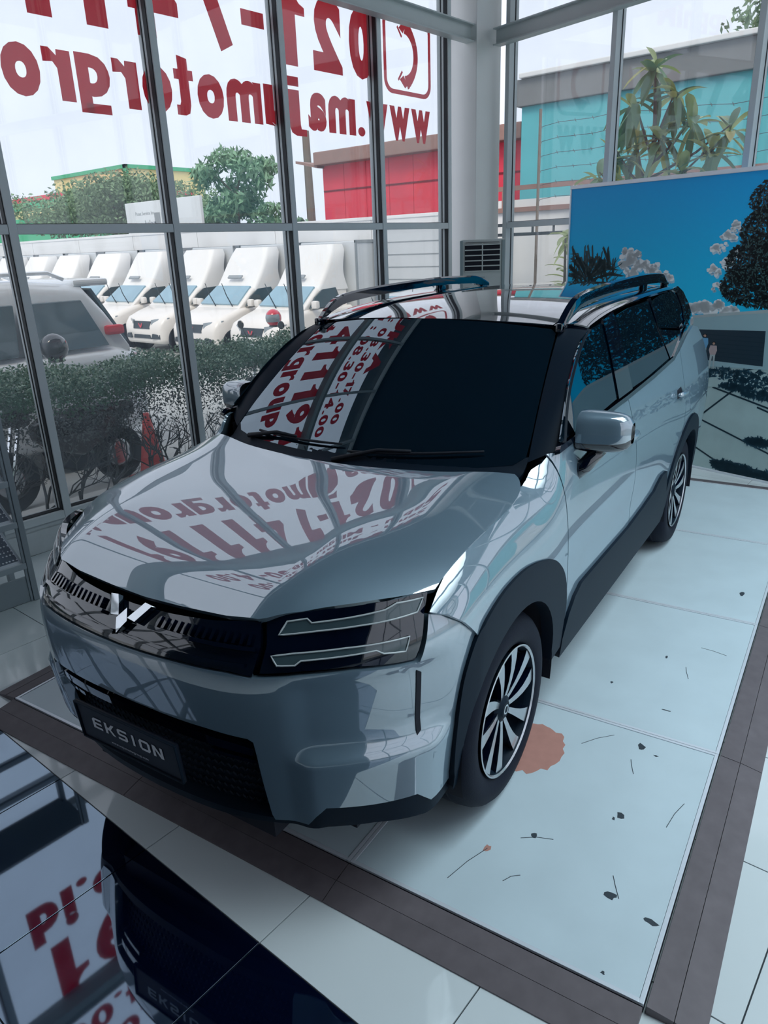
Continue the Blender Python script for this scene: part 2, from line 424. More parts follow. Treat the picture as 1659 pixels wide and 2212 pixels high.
# ---- glass wall behind the banner
RW = empty('window_2', (6.6395, 1.9207, 0), math.atan2(-0.97708374, -0.21285525)); tag(RW, kind='structure')
YR = 0.50
redges = [-2.80, -1.475, -0.085, 1.30, 2.69, 4.08, 5.47]
TR = 6.55
MB().box(-2.95, TR, YR+.0, YR+.30, 0, 0.165).cbox(-2.95, TR, YR+.02, YR+.30, 0.165, 0.205, 0.004).build('sill', 'sill_plaster', RW)
for e in redges: mullion(RW, e, 0.205, ZTOP, YR)
for k in range(len(redges)-1):
    a, b = redges[k]+.001, redges[k+1]-MW-.001
    rail_between(RW, a, b, ZT0-.01, ZT1-.01, YR+.004)
    rail_between(RW, a, b, 0.205, 0.262, YR+.002, 'bottom_rail')
    rail_between(RW, a, b, ZTOP-.06, ZTOP, YR+.002, 'head_rail')
    rail_between(RW, a, b, 4.0, 4.06, YR+.02)
    for z0, z1 in ((0.255, ZT0-.006), (ZT1-.014, 4.004), (4.056, ZTOP-0.05)):
        MB().box(a-.004, b+.004, YR+.117, YR+.123, z0, z1).build('pane', 'pane_glass', RW)
ibeam(RW, -2.93, TR, YR-.115, YR-.005, 3.925, 4.085)
# ---- ceiling and the dark far walls of the hall
cl = MB().box(-6.3, 9.4, -4.95, 5.6, 6.0, 6.2).build('ceiling', 'ceiling_paint'); tag(cl, kind='structure')
wb = MB().box(-6.3, -6.0, -4.9, 5.6, 0, 6.0).build('wall_west', 'wall_dark'); tag(wb, kind='structure')
# ---- unseen side of the hall: wall, plus a glass wall added for light
SYW = -4.6
wb = MB().box(-6.0, -1.6, SYW-.3, SYW, 0, 6.0).build('wall_south', 'wall_dark'); tag(wb, kind='structure')
SW = empty('window_added_light', (6.4, SYW, 0), math.pi); tag(SW, kind='structure')
MB().box(0, 8.0, 0, .25, 0, .205).build('sill', 'sill_plaster', SW)
sed = [0.06+1.32*k for k in range(7)]
for e in sed: mullion(SW, e, .205, ZTOP)
for k in range(6):
    a, b = sed[k]+.001, sed[k+1]-MW-.001
    rail_between(SW, a, b, ZT0, ZT1); rail_between(SW, a, b, .205, .262, .002, 'bottom_rail'); rail_between(SW, a, b, ZTOP-.06, ZTOP, .002, 'head_rail'); rail_between(SW, a, b, 4.0, 4.06, .02)
    for z0, z1 in ((.255, ZT0+.004), (ZT1-.004, 4.004), (4.056, ZTOP-.05)):
        MB().box(a-.004, b+.004, .117, .123, z0, z1).build('pane', 'pane_glass', SW)

# ================================================================== display platform
mat('platform_panel', srgb(200, 216, 223), 0.34, var=0.10, scale=4.5, detail=9, spec=0.5)
mat('alu_trim', srgb(226, 232, 240), 0.3, metal=0.25, var=0.03)
mat('ramp_board', srgb(104, 97, 101), 0.5, var=0.25, scale=18, detail=6, spec=0.3)
mat('gap_black', (0.002, 0.004, 0.014), 0.7)
mat('bare_ply', srgb(188, 136, 124), 0.7, var=0.12, scale=25, detail=6)
mat('chip_dark', (0.03, 0.045, 0.06), 0.7)
PF = empty('display_platform', (0, 0, 0), AP); tag(PF, 'low grey panelled display platform with aluminium trims under the car', 'platform')
ZP = 0.03
PX = [1.513, 2.70, 3.905, 5.11, 6.315]; PY = [0.208, 1.176, 2.144, 3.113]
core = MB().box(PX[0], PX[-1], PY[0], PY[-1], 0.002, ZP-0.008).build('core', 'gap_black', PF)
for i in range(4):
    for j in range(3):
        x0, x1, y0, y1 = PX[i], PX[i+1], PY[j], PY[j+1]
        sx = 0.004*(i % 2)
        w = 0.014
        p = MB().cbox(x0+w+.001, x1-w-.001, y0+w+.001-0, y1-w-.001, ZP-.008, ZP, 0.0015).build('panel', 'platform_panel', PF)
        t = MB()
        t.cbox(x0+.001, x1-.001, y0+.001, y0+w, ZP-.008, ZP+.002, .001).cbox(x0+.001, x1-.001, y1-w, y1-.001, ZP-.008, ZP+.002, .001)
        t.cbox(x0+.001, x0+w, y0+w, y1-w, ZP-.008, ZP+.002, .001).cbox(x1-w, x1-.001, y0+w, y1-w, ZP-.008, ZP+.002, .001)
        t.build('edge_trim', 'alu_trim', p)
# sloping boards around the edge: an inner and an outer board for each panel length
def boards(a0, a1, along, base_c, sgn):
    """along 'x': runs in x at y=base_c going sgn*y outwards; along 'y' likewise"""
    for (o0, z0, o1, z1, nm) in ((0.007, 0.029, 0.078, 0.021, 'inner_board'), (0.080, 0.0215, 0.158, 0.005, 'outer_board')):
        m = MB()
        A, Bq = a0+.0015, a1-.0015
        def P(t, o, z): return (t, base_c+sgn*o, z) if along == 'x' else (base_c+sgn*o, t, z)
        m.add([P(A, o0, z0), P(Bq, o0, z0), P(Bq, o1, z1), P(A, o1, z1), P(A, o0, 0.0005), P(Bq, o0, 0.0005), P(Bq, o1, 0.0005), P(A, o1, 0.0005)],
              [(0, 1, 2, 3), (4, 7, 6, 5), (0, 4, 5, 1), (1, 5, 6, 2), (2, 6, 7, 3), (3, 7, 4, 0)])
        m.build(nm, 'ramp_board', PF, recalc=True)
for i in range(4):
    boards(PX[i], PX[i+1], 'x', PY[0], -1); boards(PX[i], PX[i+1], 'x', PY[3], 1)
for j in range(3):
    boards(PY[j], PY[j+1], 'y', PX[0], -1); boards(PY[j], PY[j+1], 'y', PX[4], 1)
# peeled patch and chips in the panels
def blob(name, mt, cx, cy, rx, ry, seed, z=ZP+.0006, n=26, jag=.16):
    rnd = random.Random(seed); p = []
    for k in range(n):
        a = 2*math.pi*k/n; r_ = 1+rnd.uniform(-jag, jag)
        p.append((cx+rx*r_*math.cos(a), cy+ry*r_*math.sin(a)))
    return MB().prism(p, ZP-.0005, z).build(name, mt, PF)
blob('peeled_patch', 'bare_ply', 2.38, 0.865, .165, .118, 3, n=40, jag=.09)
for cx, cy, rx, ry, sd in ((2.60, .484, .022, .013, 1), (2.176, .453, .012, .016, 2), (1.934, .687, .014, .010, 4), (1.819, .384, .012, .018, 5), (1.784, .255, .010, .022, 6), (2.57, .42, .005, .010, 7),
                           (2.15, .47, .009, .005, 8), (1.55, .33, .006, .006, 9), (3.35, .55, .012, .006, 10), (4.25, .33, .03, .012, 11), (3.0, .72, .010, .006, 12), (2.9, .45, .004, .02, 13)):
    blob('chip', 'chip_dark', cx, cy, rx, ry, sd, n=9, jag=.4)
blob('chip', 'bare_ply', 1.80, .80, .018, .010, 14, n=8, jag=.4)
for (x0, y0, x1, y1) in ((1.62, .86, 1.80, .80), (2.5, .5, 2.42, .47), (1.95, .62, 1.9, .72), (2.2, .30, 2.35, .27), (2.62, .6, 2.5, .7), (3.2, .42, 3.3, .45), (1.9, .4, 1.82, .36), (3.5, .3, 3.52, .42), (1.7, .7, 1.75, .66)):
    MB().tube([(x0, y0, ZP+.0004), ((x0+x1)/2+.006, (y0+y1)/2+.004, ZP+.0004), (x1, y1, ZP+.0004)], .0012, 5).build('scratch', 'chip_dark', PF)
# ---- unseen luminous ceiling panels, added to brighten the hall
mat('fill_panel_housing', srgb(200, 205, 210), 0.5)
mat('fill_panel_glow', (0.9, 0.93, 0.95), 0.5, emit=(0.80, 0.93, 1.0, 0.3))
FILLW = 30.0; LSPREAD = R(105)
for i, lx in enumerate((2.9, 5.1)):
    for j, ly in enumerate((-3.3, -0.9)):
        L_ = empty('fill_panel', (lx, ly, 5.93))
        tag(L_, 'unseen ceiling panel added to light the hall, ' + ['nearer the camera', 'nearer the banner'][i] + (' by the added glass wall' if j == 0 else ' on the car side'), 'lamp', 'unseen panels added to light the hall')
        MB().cbox(-1.05, 1.05, -1.1, 1.1, 0, .07, .01).build('housing', 'fill_panel_housing', L_)
        MB().box(-1.0, 1.0, -1.05, 1.05, -.012, -.002).build('diffuser', 'fill_panel_glow', L_)
        ld = bpy.data.lights.new('fill_light', 'AREA'); ld.shape = 'RECTANGLE'; ld.size = 2.0; ld.size_y = 2.1; ld.energy = FILLW; ld.spread = LSPREAD; ld.color = (0.76, 0.92, 1.0)
        lo = bpy.data.objects.new('fill_light', ld); COL.objects.link(lo); lo.parent = L_; lo.location = (0, 0, -.03)
# ================================================================== the car: surfaces in (x rearwards from the front axle, u outwards, z up)
class Spl:
    """natural cubic spline, linear outside its range"""
    def __init__(self, xs, ys):
        x = np.array(xs, float); y = np.array(ys, float); n = len(x); h = np.diff(x)
        A = np.eye(n); b = np.zeros(n)
        for i in range(1, n-1):
            A[i, i-1] = h[i-1]; A[i, i] = 2*(h[i-1]+h[i]); A[i, i+1] = h[i]
            b[i] = 6*((y[i+1]-y[i])/h[i]-(y[i]-y[i-1])/h[i-1])
        self.m = np.linalg.solve(A, b); self.x = x; self.y = y; self.h = h
    def __call__(self, t):
        t = float(t); x, y, m, h = self.x, self.y, self.m, self.h
        if t <= x[0]:
            d = (y[1]-y[0])/h[0]-h[0]*(2*m[0]+m[1])/6; return y[0]+d*(t-x[0])
        if t >= x[-1]:
            d = (y[-1]-y[-2])/h[-1]+h[-1]*(m[-2]+2*m[-1])/6; return y[-1]+d*(t-x[-1])
        i = min(int(np.searchsorted(x, t))-1, len(h)-1); i = max(i, 0)
        a = (x[i+1]-t)/h[i]; b = (t-x[i])/h[i]
        return a*y[i]+b*y[i+1]+((a**3-a)*m[i]+(b**3-b)*m[i+1])*h[i]**2/6
def sstep(a, b, t):
    t = min(1.0, max(0.0, (t-a)/(b-a))); return t*t*(3-2*t)
def smin(a, b, k):
    h = max(k-abs(a-b), 0.0)/k
    return min(a, b)-h*h*k*0.25
# hood
_zc = Spl([-.80, -.72, -.6, -.4, -.2, 0, .2], [.972, 1.020, 1.060, 1.100, 1.124, 1.139, 1.151])
_zr = Spl([-.775, -.70, -.62, -.42, -.2, 0, .2], [.994, 1.034, 1.062, 1.099, 1.121, 1.136, 1.155])
_ur = Spl([-.80, -.63, -.42, -.2, 0, .2], [.455, .485, .515, .535, .545, .552])
_zs = Spl([-.80, -.6, -.42, -.36, -.23, -.1, .12, .24, .32], [.80, .922, 1.004, 1.030, 1.062, 1.080, 1.100, 1.120, 1.136])
def S_hood(x, u):
    a = abs(u); zc, zr, ur, zs = _zc(x), _zr(x), _ur(x), _zs(x)
    fi = zc+(zr+.004-zc)*(a/ur)**2
    w = (a-ur)/(.79-ur)
    fo = zr+.003+(zs-zr)*w + (.010*(1-(2*w-1)**2) if w > 0 else .04*w)
    return (x, u, smin(fi, fo, .022))
# body side
_bu = Spl([.25, .35, .45, .60, .75, .90, 1.0, 1.08, 1.15, 1.25, 1.4], [.845, .862, .874, .886, .894, .898, .894, .884, .870, .846, .81])
_zh = Spl([-.6, -.42, -.3, -.1, .12, .26, .36, .46, .6], [.97, 1.010, 1.047, 1.084, 1.100, 1.12, 1.17, 1.30, 1.55])
def S_side(x, z):
    u = _bu(z)
    u -= .100*math.exp(-max(0.0, (min(_zh(x), 1.9)-z))/.062) if x < .75 else 0
    if x > 2.7: u -= .045*((x-2.7)/1.0)**2
    if x < -.1: u -= .012*((x+.1)/.4)**2
    # light sculpting of the doors: hollow above the sill
    u -= .010*math.exp(-((z-.66)/.10)**2)*sstep(.5, .8, x)*(1-sstep(1.9, 2.3, x))
    # bulge over the wheel arches
    u += .012*math.exp(-(((x-2.79)/.55)**2+((z-.80)/.22)**2))
    return (x, u, z)
# greenhouse
def S_gh(x, z):
    t = (z-1.215)/.385
    u = .855-.122*(max(t, 0)**1.12 if t > 0 else t*1.0)
    if x > 2.4: u -= .06*((x-2.4)/1.1)**2
    if x < .9: u -= .05*((.9-x)/.5)**2*max(0, t+.15)
    return (x, u, z)
# windscreen: v 0 base .. 1 top, w -1..1 across
def S_ws(v, w):
    ub, ut = .745, .632
    u = w*(ub+(ut-ub)*v)
    xb, zb = .255+.165*w*w, 1.118+.036*w*w
    xt, zt = .955+.075*w*w, 1.628-.040*w*w
    b = .022*4*v*(1-v)
    return (xb+(xt-xb)*v-b*.6, u, zb+(zt-zb)*v+b*.8)
# roof
_rz = Spl([.955, 1.15, 1.4, 1.8, 2.3, 2.8, 3.2, 3.5], [1.628, 1.658, 1.684, 1.700, 1.700, 1.688, 1.668, 1.642])
def S_roof(x, u):
    w = abs(u)/.632
    return (x, u, _rz(x)-.040*w**2.2-.055*max(0, w-1.0)**1.4)
# front end: s runs along the plan curve from the centre round to the wheel arch
_pl = [(-.930, 0), (-.926, .15), (-.911, .30), (-.884, .42), (-.842, .52), (-.772, .62), (-.683, .715), (-.575, .795), (-.475, .842), (-.37, .872), (-.25, .889), (-.1, .895)]
_ss = [0.0]
for _i in range(1, len(_pl)): _ss.append(_ss[-1]+math.hypot(_pl[_i][0]-_pl[_i-1][0], _pl[_i][1]-_pl[_i-1][1]))
_px, _pu = Spl(_ss, [p[0] for p in _pl]), Spl(_ss, [p[1] for p in _pl])
SMAX = _ss[-1]
_fo = Spl([.25, .33, .45, .58, .68, .78, .86, .90, .95, 1.0, 1.04], [.075, .055, .032, .012, .002, .000, .010, .028, .075, .120, .160])
def s_of_u(u):
    lo, hi = 0.0, SMAX
    for _ in range(40):
        m = (lo+hi)/2
        if _pu(m) < u: lo = m
        else: hi = m
    return lo
def S_front(s, z, extra=0.0):
    a = abs(s); e = 1e-3
    x, u = _px(a), _pu(a)
    tx, tu = (_px(a+e)-_px(a-e)), (_pu(a+e)-_pu(a-e)); L = math.hypot(tx, tu)+1e-12
    nx, nu = -tu/L, tx/L            # outward normal in plan
    k = 1-.62*sstep(.35, 1.0, a)
    off = _fo(z)*k
    # pulled-out lower corner with its ledge, hollow above it
    cw = sstep(.54, .64, a)*(1-sstep(.98, 1.12, a))
    off -= .030*cw*(1-sstep(.562, .618, z+.02*(a-.8)))
    off += .010*cw*sstep(.60, .66, z)*(1-sstep(.80, .86, z))
    off -= extra
    return (x-nx*off, math.copysign(u-nu*off, s) if s != 0 else 0.0, z)
mat('car_paint', srgb(118, 142, 158), 0.38, metal=0.2, coat=1.0, var=0.02, scale=40, coat_rough=0.008)
MAT['car_paint'].node_tree.nodes['Principled BSDF'].inputs['Coat IOR'].default_value = 3.0
mat('gloss_black', (0.001, 0.003, 0.012), 0.05, coat=1.0, var=0.1, coat_rough=0.005)
MAT['gloss_black'].node_tree.nodes['Principled BSDF'].inputs['Coat IOR'].default_value = 1.6
mat('trim_black', (0.002, 0.010, 0.022), 0.55, var=0.15, scale=60, spec=0.18)
mat('rubber', (0.002, 0.005, 0.014), 0.75, var=0.2, scale=40)
mat('tyre_rubber', (0.002, 0.005, 0.016), 0.7, spec=0.25, var=0.2, scale=50, bump=0.1, bscale=200)
mat('car_glass', (0.001, 0.006, 0.012), 0.01, var=0.05, spec=0.5)
MAT['car_glass'].node_tree.nodes['Principled BSDF'].inputs['IOR'].default_value = 2.7
MAT['car_glass'].node_tree.nodes['Principled BSDF'].inputs['Specular Tint'].default_value = (.72, .88, 1, 1)
mat('chrome', (0.72, 0.74, 0.76), 0.06, metal=1.0, var=0.02)
mat('machined_alloy', (0.55, 0.57, 0.60), 0.22, metal=0.9, var=0.05, scale=30)
mat('lamp_white', srgb(196, 204, 206), 0.25, coat=1.0, var=0.05)
mat('lamp_grey', srgb(66, 84, 90), 0.2, coat=1.0, var=0.1, scale=20)
mat('plate_print', srgb(240, 243, 247), 0.5)
mat('plate_black', (0.002, 0.005, 0.014), 0.45, spec=0.25)
mat('red_lens', (0.35, 0.01, 0.02), 0.1, coat=1.0)
mat('cabin_cloth', (0.012, 0.015, 0.02), 0.8, var=0.2)
CAR = empty('suv_car', (0, 0, 0), AP)
CAR.location = (ca*2.085-sa*1.72, sa*2.085+ca*1.72, ZP)
tag(CAR, 'light grey seven-seat suv with black roof and EKSION front plate on the platform', 'car')
CC = np.array((1.3, 0, .72))
def resample(poly, step, closed=True):
    out = []; n = len(poly)
    for i in range(n if closed else n-1):
        a, b = np.array(poly[i], float), np.array(poly[(i+1) % n], float)
        k = max(1, int(math.ceil(np.hypot(*(b-a))/step)))
        for j in range(k): out.append(tuple(a+(b-a)*j/k))
    if not closed: out.append(tuple(poly[-1]))
    return out
def smooth_poly(pts, n=6):
    """Catmull-Rom through open points"""
    P = [np.array(p, float) for p in pts]; P = [2*P[0]-P[1]]+P+[2*P[-1]-P[-2]]; out = []
    for i in range(1, len(P)-2):
        for j in range(n):
            t = j/n
            out.append(tuple(.5*((2*P[i])+(-P[i-1]+P[i+1])*t+(2*P[i-1]-5*P[i]+4*P[i+1]-P[i+2])*t*t+(-P[i-1]+3*P[i]-3*P[i+1]+P[i+2])*t**3)))
    out.append(tuple(P[-2])); return out
def inside(pts, poly):
    x, y = pts[:, 0], pts[:, 1]; c = np.zeros(len(pts), bool); n = len(poly); j = n-1
    for i in range(n):
        xi, yi = poly[i]; xj, yj = poly[j]
        if yi != yj:
            c ^= ((yi > y) != (yj > y)) & (x < (xj-xi)*(y-yi)/(yj-yi)+xi)
        j = i
    return c
def surf_n(S, a, b, hint):
    e = 2e-3
    p = np.array(S(a, b)); da = (np.array(S(a+e, b))-np.array(S(a-e, b))); db = (np.array(S(a, b+e))-np.array(S(a, b-e)))
    n = np.cross(da, db); n /= (np.linalg.norm(n)+1e-12)
    if n @ (p-hint) < 0: n = -n
    return p, n
def panel(name, poly, S, mt, parent=None, sym=None, step=.03, depth=.012, lift=0.0, sides=(1, -1), scale=(1, 1), hint=None, label=None):
    """a sheet of bodywork: polygon in the surface's own parameters, mapped to 3D, true surface normals, turned-in edge"""
    parent = CAR if parent is None else parent
    hint = CC if hint is None else np.array(hint, float)
    if sym is not None:
        mir = [(-p[0], p[1]) if sym == 0 else (p[0], -p[1]) for p in reversed(poly)]
        poly = [p for p in poly]+[m for m, q in zip(mir, reversed(poly)) if abs(q[sym]) > 1e-6]
        sides = (1,)
    sc = np.array(scale, float)
    bd = resample([tuple(np.array(p)*sc) for p in poly], step)
    B_ = np.array(bd); lo, hi = B_.min(0), B_.max(0)
    gx = np.arange(lo[0]+step*.5, hi[0], step); gy = np.arange(lo[1]+step*.5, hi[1], step)
    if len(gx) and len(gy):
        G = np.array([(x, y) for x in gx for y in gy]); G = G[inside(G, bd)]
        if len(G):
            keep = np.ones(len(G), bool)
            for q in bd: keep &= (np.hypot(G[:, 0]-q[0], G[:, 1]-q[1]) > step*.45)
            G = G[keep]
    else: G = np.zeros((0, 2))
    V2 = [Vector(p) for p in bd]+[Vector(p) for p in G]
    vo, eo, fo, _, _, _ = geometry.delaunay_2d_cdt(V2, [], [list(range(len(bd)))], 1, 1e-6)
    P, N = [], []
    for v in vo:
        p, n = surf_n(S, v[0]/sc[0], v[1]/sc[1], hint); P.append(p+n*lift); N.append(n)
    rim = [surf_n(S, q[0]/sc[0], q[1]/sc[1], hint) for q in bd]
    res = []
    for sd in sides:
        f = np.array((1, -sd, 1.0))
        vs = [tuple(p*f) for p in P]; ns = [tuple(n*f) for n in N]
        fs = []
        for t in fo:
            a, b, c = (np.array(vs[i]) for i in t[:3])
            nn = np.cross(b-a, c-a); fs.append(tuple(t) if nn @ np.array(ns[t[0]]) > 0 else tuple(reversed(t)))
        n0 = len(vs); k = len(rim); nf = len(fs)
        for p, n in rim: vs.append(tuple((p+n*lift)*f))
        for p, n in rim: vs.append(tuple((p+n*(lift-depth))*f))
        ns += [(0, 0, 0)]*(2*k)
        for i in range(k): fs.append((n0+i, n0+(i+1) % k, n0+k+(i+1) % k, n0+k+i))
        me = bpy.data.meshes.new(name); me.from_pydata(vs, [], fs); me.materials.append(MAT[mt])
        sm = [True]*nf+[False]*(len(fs)-nf); me.polygons.foreach_set('use_smooth', sm)
        me.update()
        me.normals_split_custom_set_from_vertices([Vector(n) for n in ns])
        o = bpy.data.objects.new(name, me); COL.objects.link(o); o.parent = parent
        if label: o['label'] = label
        res.append(o)
    return res
def cpt(x, u, z, sd=1): return (x, -u*sd, z)

# ---- hood
hood_front = [(-.802, 0), (-.798, .15), (-.790, .33), (-.776, .44), (-.764, .462), (-.70, .540), (-.60, .635), (-.50, .722), (-.408, .796)]
hood_side = smooth_poly([(-.405, .797), (-.30, .800), (-.1, .805), (.1, .806), (.22, .796), (.285, .768), (.31, .740)], 4)
hood_rear = smooth_poly([(.31, .738), (.262, .63), (.212, .48), (.18, .31), (.158, .15), (.152, 0)], 3)
panel('hood', hood_front+hood_side[1:]+hood_rear, S_hood, 'car_paint', sym=1, step=.028, hint=(0, 0, .2), depth=.02)
# ---- front fenders
fender = [(-.400, 1.006), (-.478, .972), (-.43, .950), (-.375, .905), (-.315, .838)]
archF_out = smooth_poly([(-.315, .836), (-.24, .872), (-.13, .902), (0, .909), (.10, .899), (.20, .876), (.30, .842), (.38, .79), (.44, .728), (.485, .645), (.507, .557), (.505, .47), (.50, .38)], 4)
fender_top = [(.425, 1.195), (.40, 1.178), (.36, 1.160), (.33, 1.142), (.31, 1.132), (.28, 1.122), (.2, 1.109), (.1, 1.097), (-.1, 1.082), (-.24, 1.058), (-.33, 1.034)]
panel('front_fender', fender+archF_out+[(.545, .40), (.535, .55), (.515, .66), (.478, .84), (.452, .975), (.437, 1.10)]+fender_top, S_side, 'car_paint', step=.026)
# ---- doors
panel('front_door', [(.431, 1.205), (.443, 1.10), (.458, .975), (.484, .84), (.521, .66), (.541, .55), (.551, .42), (1.50, .42), (1.497, .62), (1.478, .80), (1.46, .95), (1.44, 1.07), (1.405, 1.228), (1.0, 1.222), (.7, 1.213)], S_side, 'car_paint', step=.03)
archR = lambda r, a0, a1, n, cx=2.79, cz=.40: [(cx+r*math.cos(R(a0+(a1-a0)*k/n)), cz+r*math.sin(R(a0+(a1-a0)*k/n))) for k in range(n+1)]
rd = [(1.411, 1.229), (1.446, 1.07), (1.466, .95), (1.484, .80), (1.503, .62), (1.506, .42), (2.27, .42)]+archR(.482, 176, 122, 12)+[(2.60, .98), (2.585, 1.12), (2.60, 1.30), (2.40, 1.268), (1.9, 1.245)]
panel('rear_door', rd, S_side, 'car_paint', step=.03)
qp = [(2.606, 1.303), (2.591, 1.12), (2.606, .98)]+archR(.482, 120, 20, 20)+[(3.42, .56), (3.55, .78), (3.60, 1.0), (3.56, 1.14), (3.46, 1.27), (3.28, 1.37), (3.10, 1.395), (2.85, 1.36)]
panel('quarter_panel', qp, S_side, 'car_paint', step=.03)
fc = panel('fuel_flap', smooth_poly([(2.72, .93), (2.70, 1.0), (2.73, 1.06), (2.84, 1.07), (2.88, 1.03), (2.88, .95), (2.84, .915), (2.75, .915)], 3), S_side, 'car_paint', sides=(1,), step=.02, lift=.003, depth=.004)
# ---- cladding over the wheel arches and along the sills
arch_in = lambda cx, a0, a1, n=26, r=.402, cz=.372: [(cx+r*math.cos(R(a0+(a1-a0)*k/n)), cz+r*math.sin(R(a0+(a1-a0)*k/n))) for k in range(n+1)]
def S_clad(x, z):
    q = S_side(max(x, -.44), z); u = q[1]
    if x < -.30: u = min(u, _pu(min(SMAX, _cl(x)))+.002)
    return (x, u, z)
_cl = Spl([p[0] for p in _pl][1:], _ss[1:])
cf = smooth_poly([(-.425, .33), (-.428, .42), (-.415, .55), (-.388, .70), (-.345, .795), (-.303, .845), (-.24, .879), (-.13, .908), (0, .915), (.10, .905), (.20, .882), (.30, .848), (.38, .796), (.446, .731), (.492, .645), (.514, .557), (.512, .45), (.53, .36)], 3)
panel('wheel_arch_cladding', list(reversed(cf))+arch_in(0, 184, -4), S_clad, 'trim_black', step=.026, lift=.010, depth=.05)
cr = [(2.79+(.475+.012*math.cos(R(2*a)))*math.cos(R(a)), .395+.482*math.sin(R(a))) for a in range(188, -14, -7)]
panel('wheel_arch_cladding', list(reversed(cr))+arch_in(2.79, 188, -12), S_side, 'trim_black', step=.026, lift=.012, depth=.05)
sill = [(.535, .30), (.52, .40), (.56, .50), (.62, .555), (.70, .580), (1.1, .575), (1.45, .570), (1.75, .585), (1.98, .605), (2.12, .66), (2.22, .66), (2.31, .50), (2.36, .36), (2.34, .30)]
panel('sill_cladding', sill, S_side, 'trim_black', step=.03, lift=.014, depth=.06)
# ---- front bumper
btop = [(0, .862), (.24, .866), (.40, .866), (.476, .857), (.62, .862), (.76, .860), (.952, .836), (.966, .838), (.995, .90), (1.022, .962), (1.075, .945), (1.11, .926), (1.17, .880), (1.222, .826)]
barch = [(1.19, .785), (1.160, .70), (1.132, .55), (1.118, .42), (1.11, .375)]
bbot = [(.985, .352), (.935, .400), (.66, .420), (.628, .385), (.603, .345), (.49, .338), (.483, .36), (.474, .50), (.470, .60), (.466, .650)]
bint = [(.45, .661), (.311, .674), (.12, .680), (0, .681)]
panel('front_bumper', btop+barch+bbot+bint, S_front, 'car_paint', sym=0, step=.024, depth=.03, hint=(.2, 0, .6))
# ---- gloss black grille band between the lamps
S_grille = lambda s, z: S_front(s, z, -.004)
panel('grille_panel', [(0, .866), (.24, .870), (.40, .870), (.480, .861), (.500, .93), (.492, .985), (.46, .983), (.33, .972), (.15, .965), (0, .963)], S_grille, 'gloss_black', sym=0, step=.026, depth=.03, hint=(.2, 0, .6))
def strip(name, poly, S, mt, parent=CAR, lift=.0, depth=.01, step=.02, sides=(1, -1), sym=None): return panel(name, poly, S, mt, parent, sym=sym, step=step, depth=depth, lift=lift, sides=sides, hint=(.2, 0, .6))
for k in range(14):
    s0 = .125+k*.0258
    strip('grille_slat', [(s0, .930), (s0+.011, .930), (s0+.015, .954), (s0+.004, .954)], S_grille, 'gloss_black', lift=.013, depth=.014)
strip('grille_ledge', [(.105, .921), (.49, .918), (.49, .926), (.105, .929)], S_grille, 'gloss_black', lift=.016, depth=.018)
strip('grille_ledge', [(.03, .885), (.46, .882), (.46, .892), (.03, .896)], S_grille, 'gloss_black', lift=.010, depth=.012)
EM = empty('emblem', (0, 0, 0), 0, CAR)
for pl in ([(-.094, .968), (-.062, .971), (-.020, .928), (-.054, .925)], [(.094, .968), (.062, .971), (.020, .928), (.054, .925)], [(-.024, .922), (0, .948), (0, .893)], [(.024, .922), (0, .948), (0, .893)]):
    strip('emblem_bar', pl, S_grille, 'chrome', EM, lift=.022, depth=.02, sides=(1,))
# ---- headlamps
lamp_o = [(.500, .866), (.62, .870), (.76, .868), (.952, .844), (.962, .848), (.99, .905), (1.018, .968), (1.045, 1.012), (1.0, 1.019), (.842, 1.020), (.70, 1.012), (.56, .998), (.510, .990), (.518, .93)]
S_lamp = lambda s, z: S_front(s, z, -.012)
hl = panel('headlamp', lamp_o, S_lamp, 'gloss_black', step=.026, depth=.02, hint=(.2, 0, .6))
upper = [(.556, .953), (.585, .984), (.648, .991), (.660, .981), (.885, .999), (.925, 1.010), (1.020, 1.004), (.988, .972), (.80, .968), (.68, .962)]
lower = [(.535, .909), (.60, .914), (.75, .918), (.945, .916), (.925, .880), (.857, .889), (.836, .901), (.621, .897), (.604, .887), (.552, .887)]
for i, sd in enumerate((1, -1)):
    for nm, pl in (('day_light', upper), ('dipped_light', lower)):
        panel(nm, pl, S_lamp, 'lamp_grey', hl[i], step=.022, depth=.01, lift=.003, sides=(sd,), hint=(.2, 0, .6))
        P3 = [surf_n(S_lamp, a, b, np.array((.2, 0, .6))) for a, b in resample(pl, .02)]
        MB().tube([tuple((p+n*.0045)*np.array((1, -sd, 1))) for p, n in P3], .0026, 5, closed=True).build('light_guide', 'lamp_white', hl[i], smooth=True)
# ---- lower intake, blade and number plate
S_in = lambda s, z: S_front(s, z, -.05)
panel('lower_intake', [(0, .675), (.12, .674), (.311, .668), (.462, .648), (.468, .50), (.478, .36), (.486, .325), (.0, .315)], S_in, 'trim_black', sym=0, step=.03, hint=(.2, 0, .6))
mesh_b = MB()
for r_ in range(8):
    for q in range(-17, 18):
        s_, z_ = q*.026+(.013 if r_ % 2 else 0), .36+r_*.032
        if abs(s_) > .45: continue
        for ds, dz in ((.012, .014), (-.012, .014)):
            a_, b_ = S_front(s_, z_, -.045), S_front(s_+ds, z_+dz, -.045)
            mesh_b.tube([cpt(*a_), cpt(*b_)], .003, 4, caps=False)
o = mesh_b.build('intake_mesh', 'trim_black', CAR); o['kind'] = 'stuff'
strip('intake_blade', [(0, .640), (.12, .640), (.30, .634), (.40, .624), (.455, .612), (.458, .585), (.41, .592), (.30, .602), (.12, .609), (0, .610)], S_front, 'gloss_black', lift=-.012, depth=.03, sym=0)
for sd in (1, -1):
    strip('intake_winglet', [(.30, .575), (.455, .560), (.458, .548), (.30, .560)], S_front, 'gloss_black', lift=-.02, depth=.03, sides=(sd,))
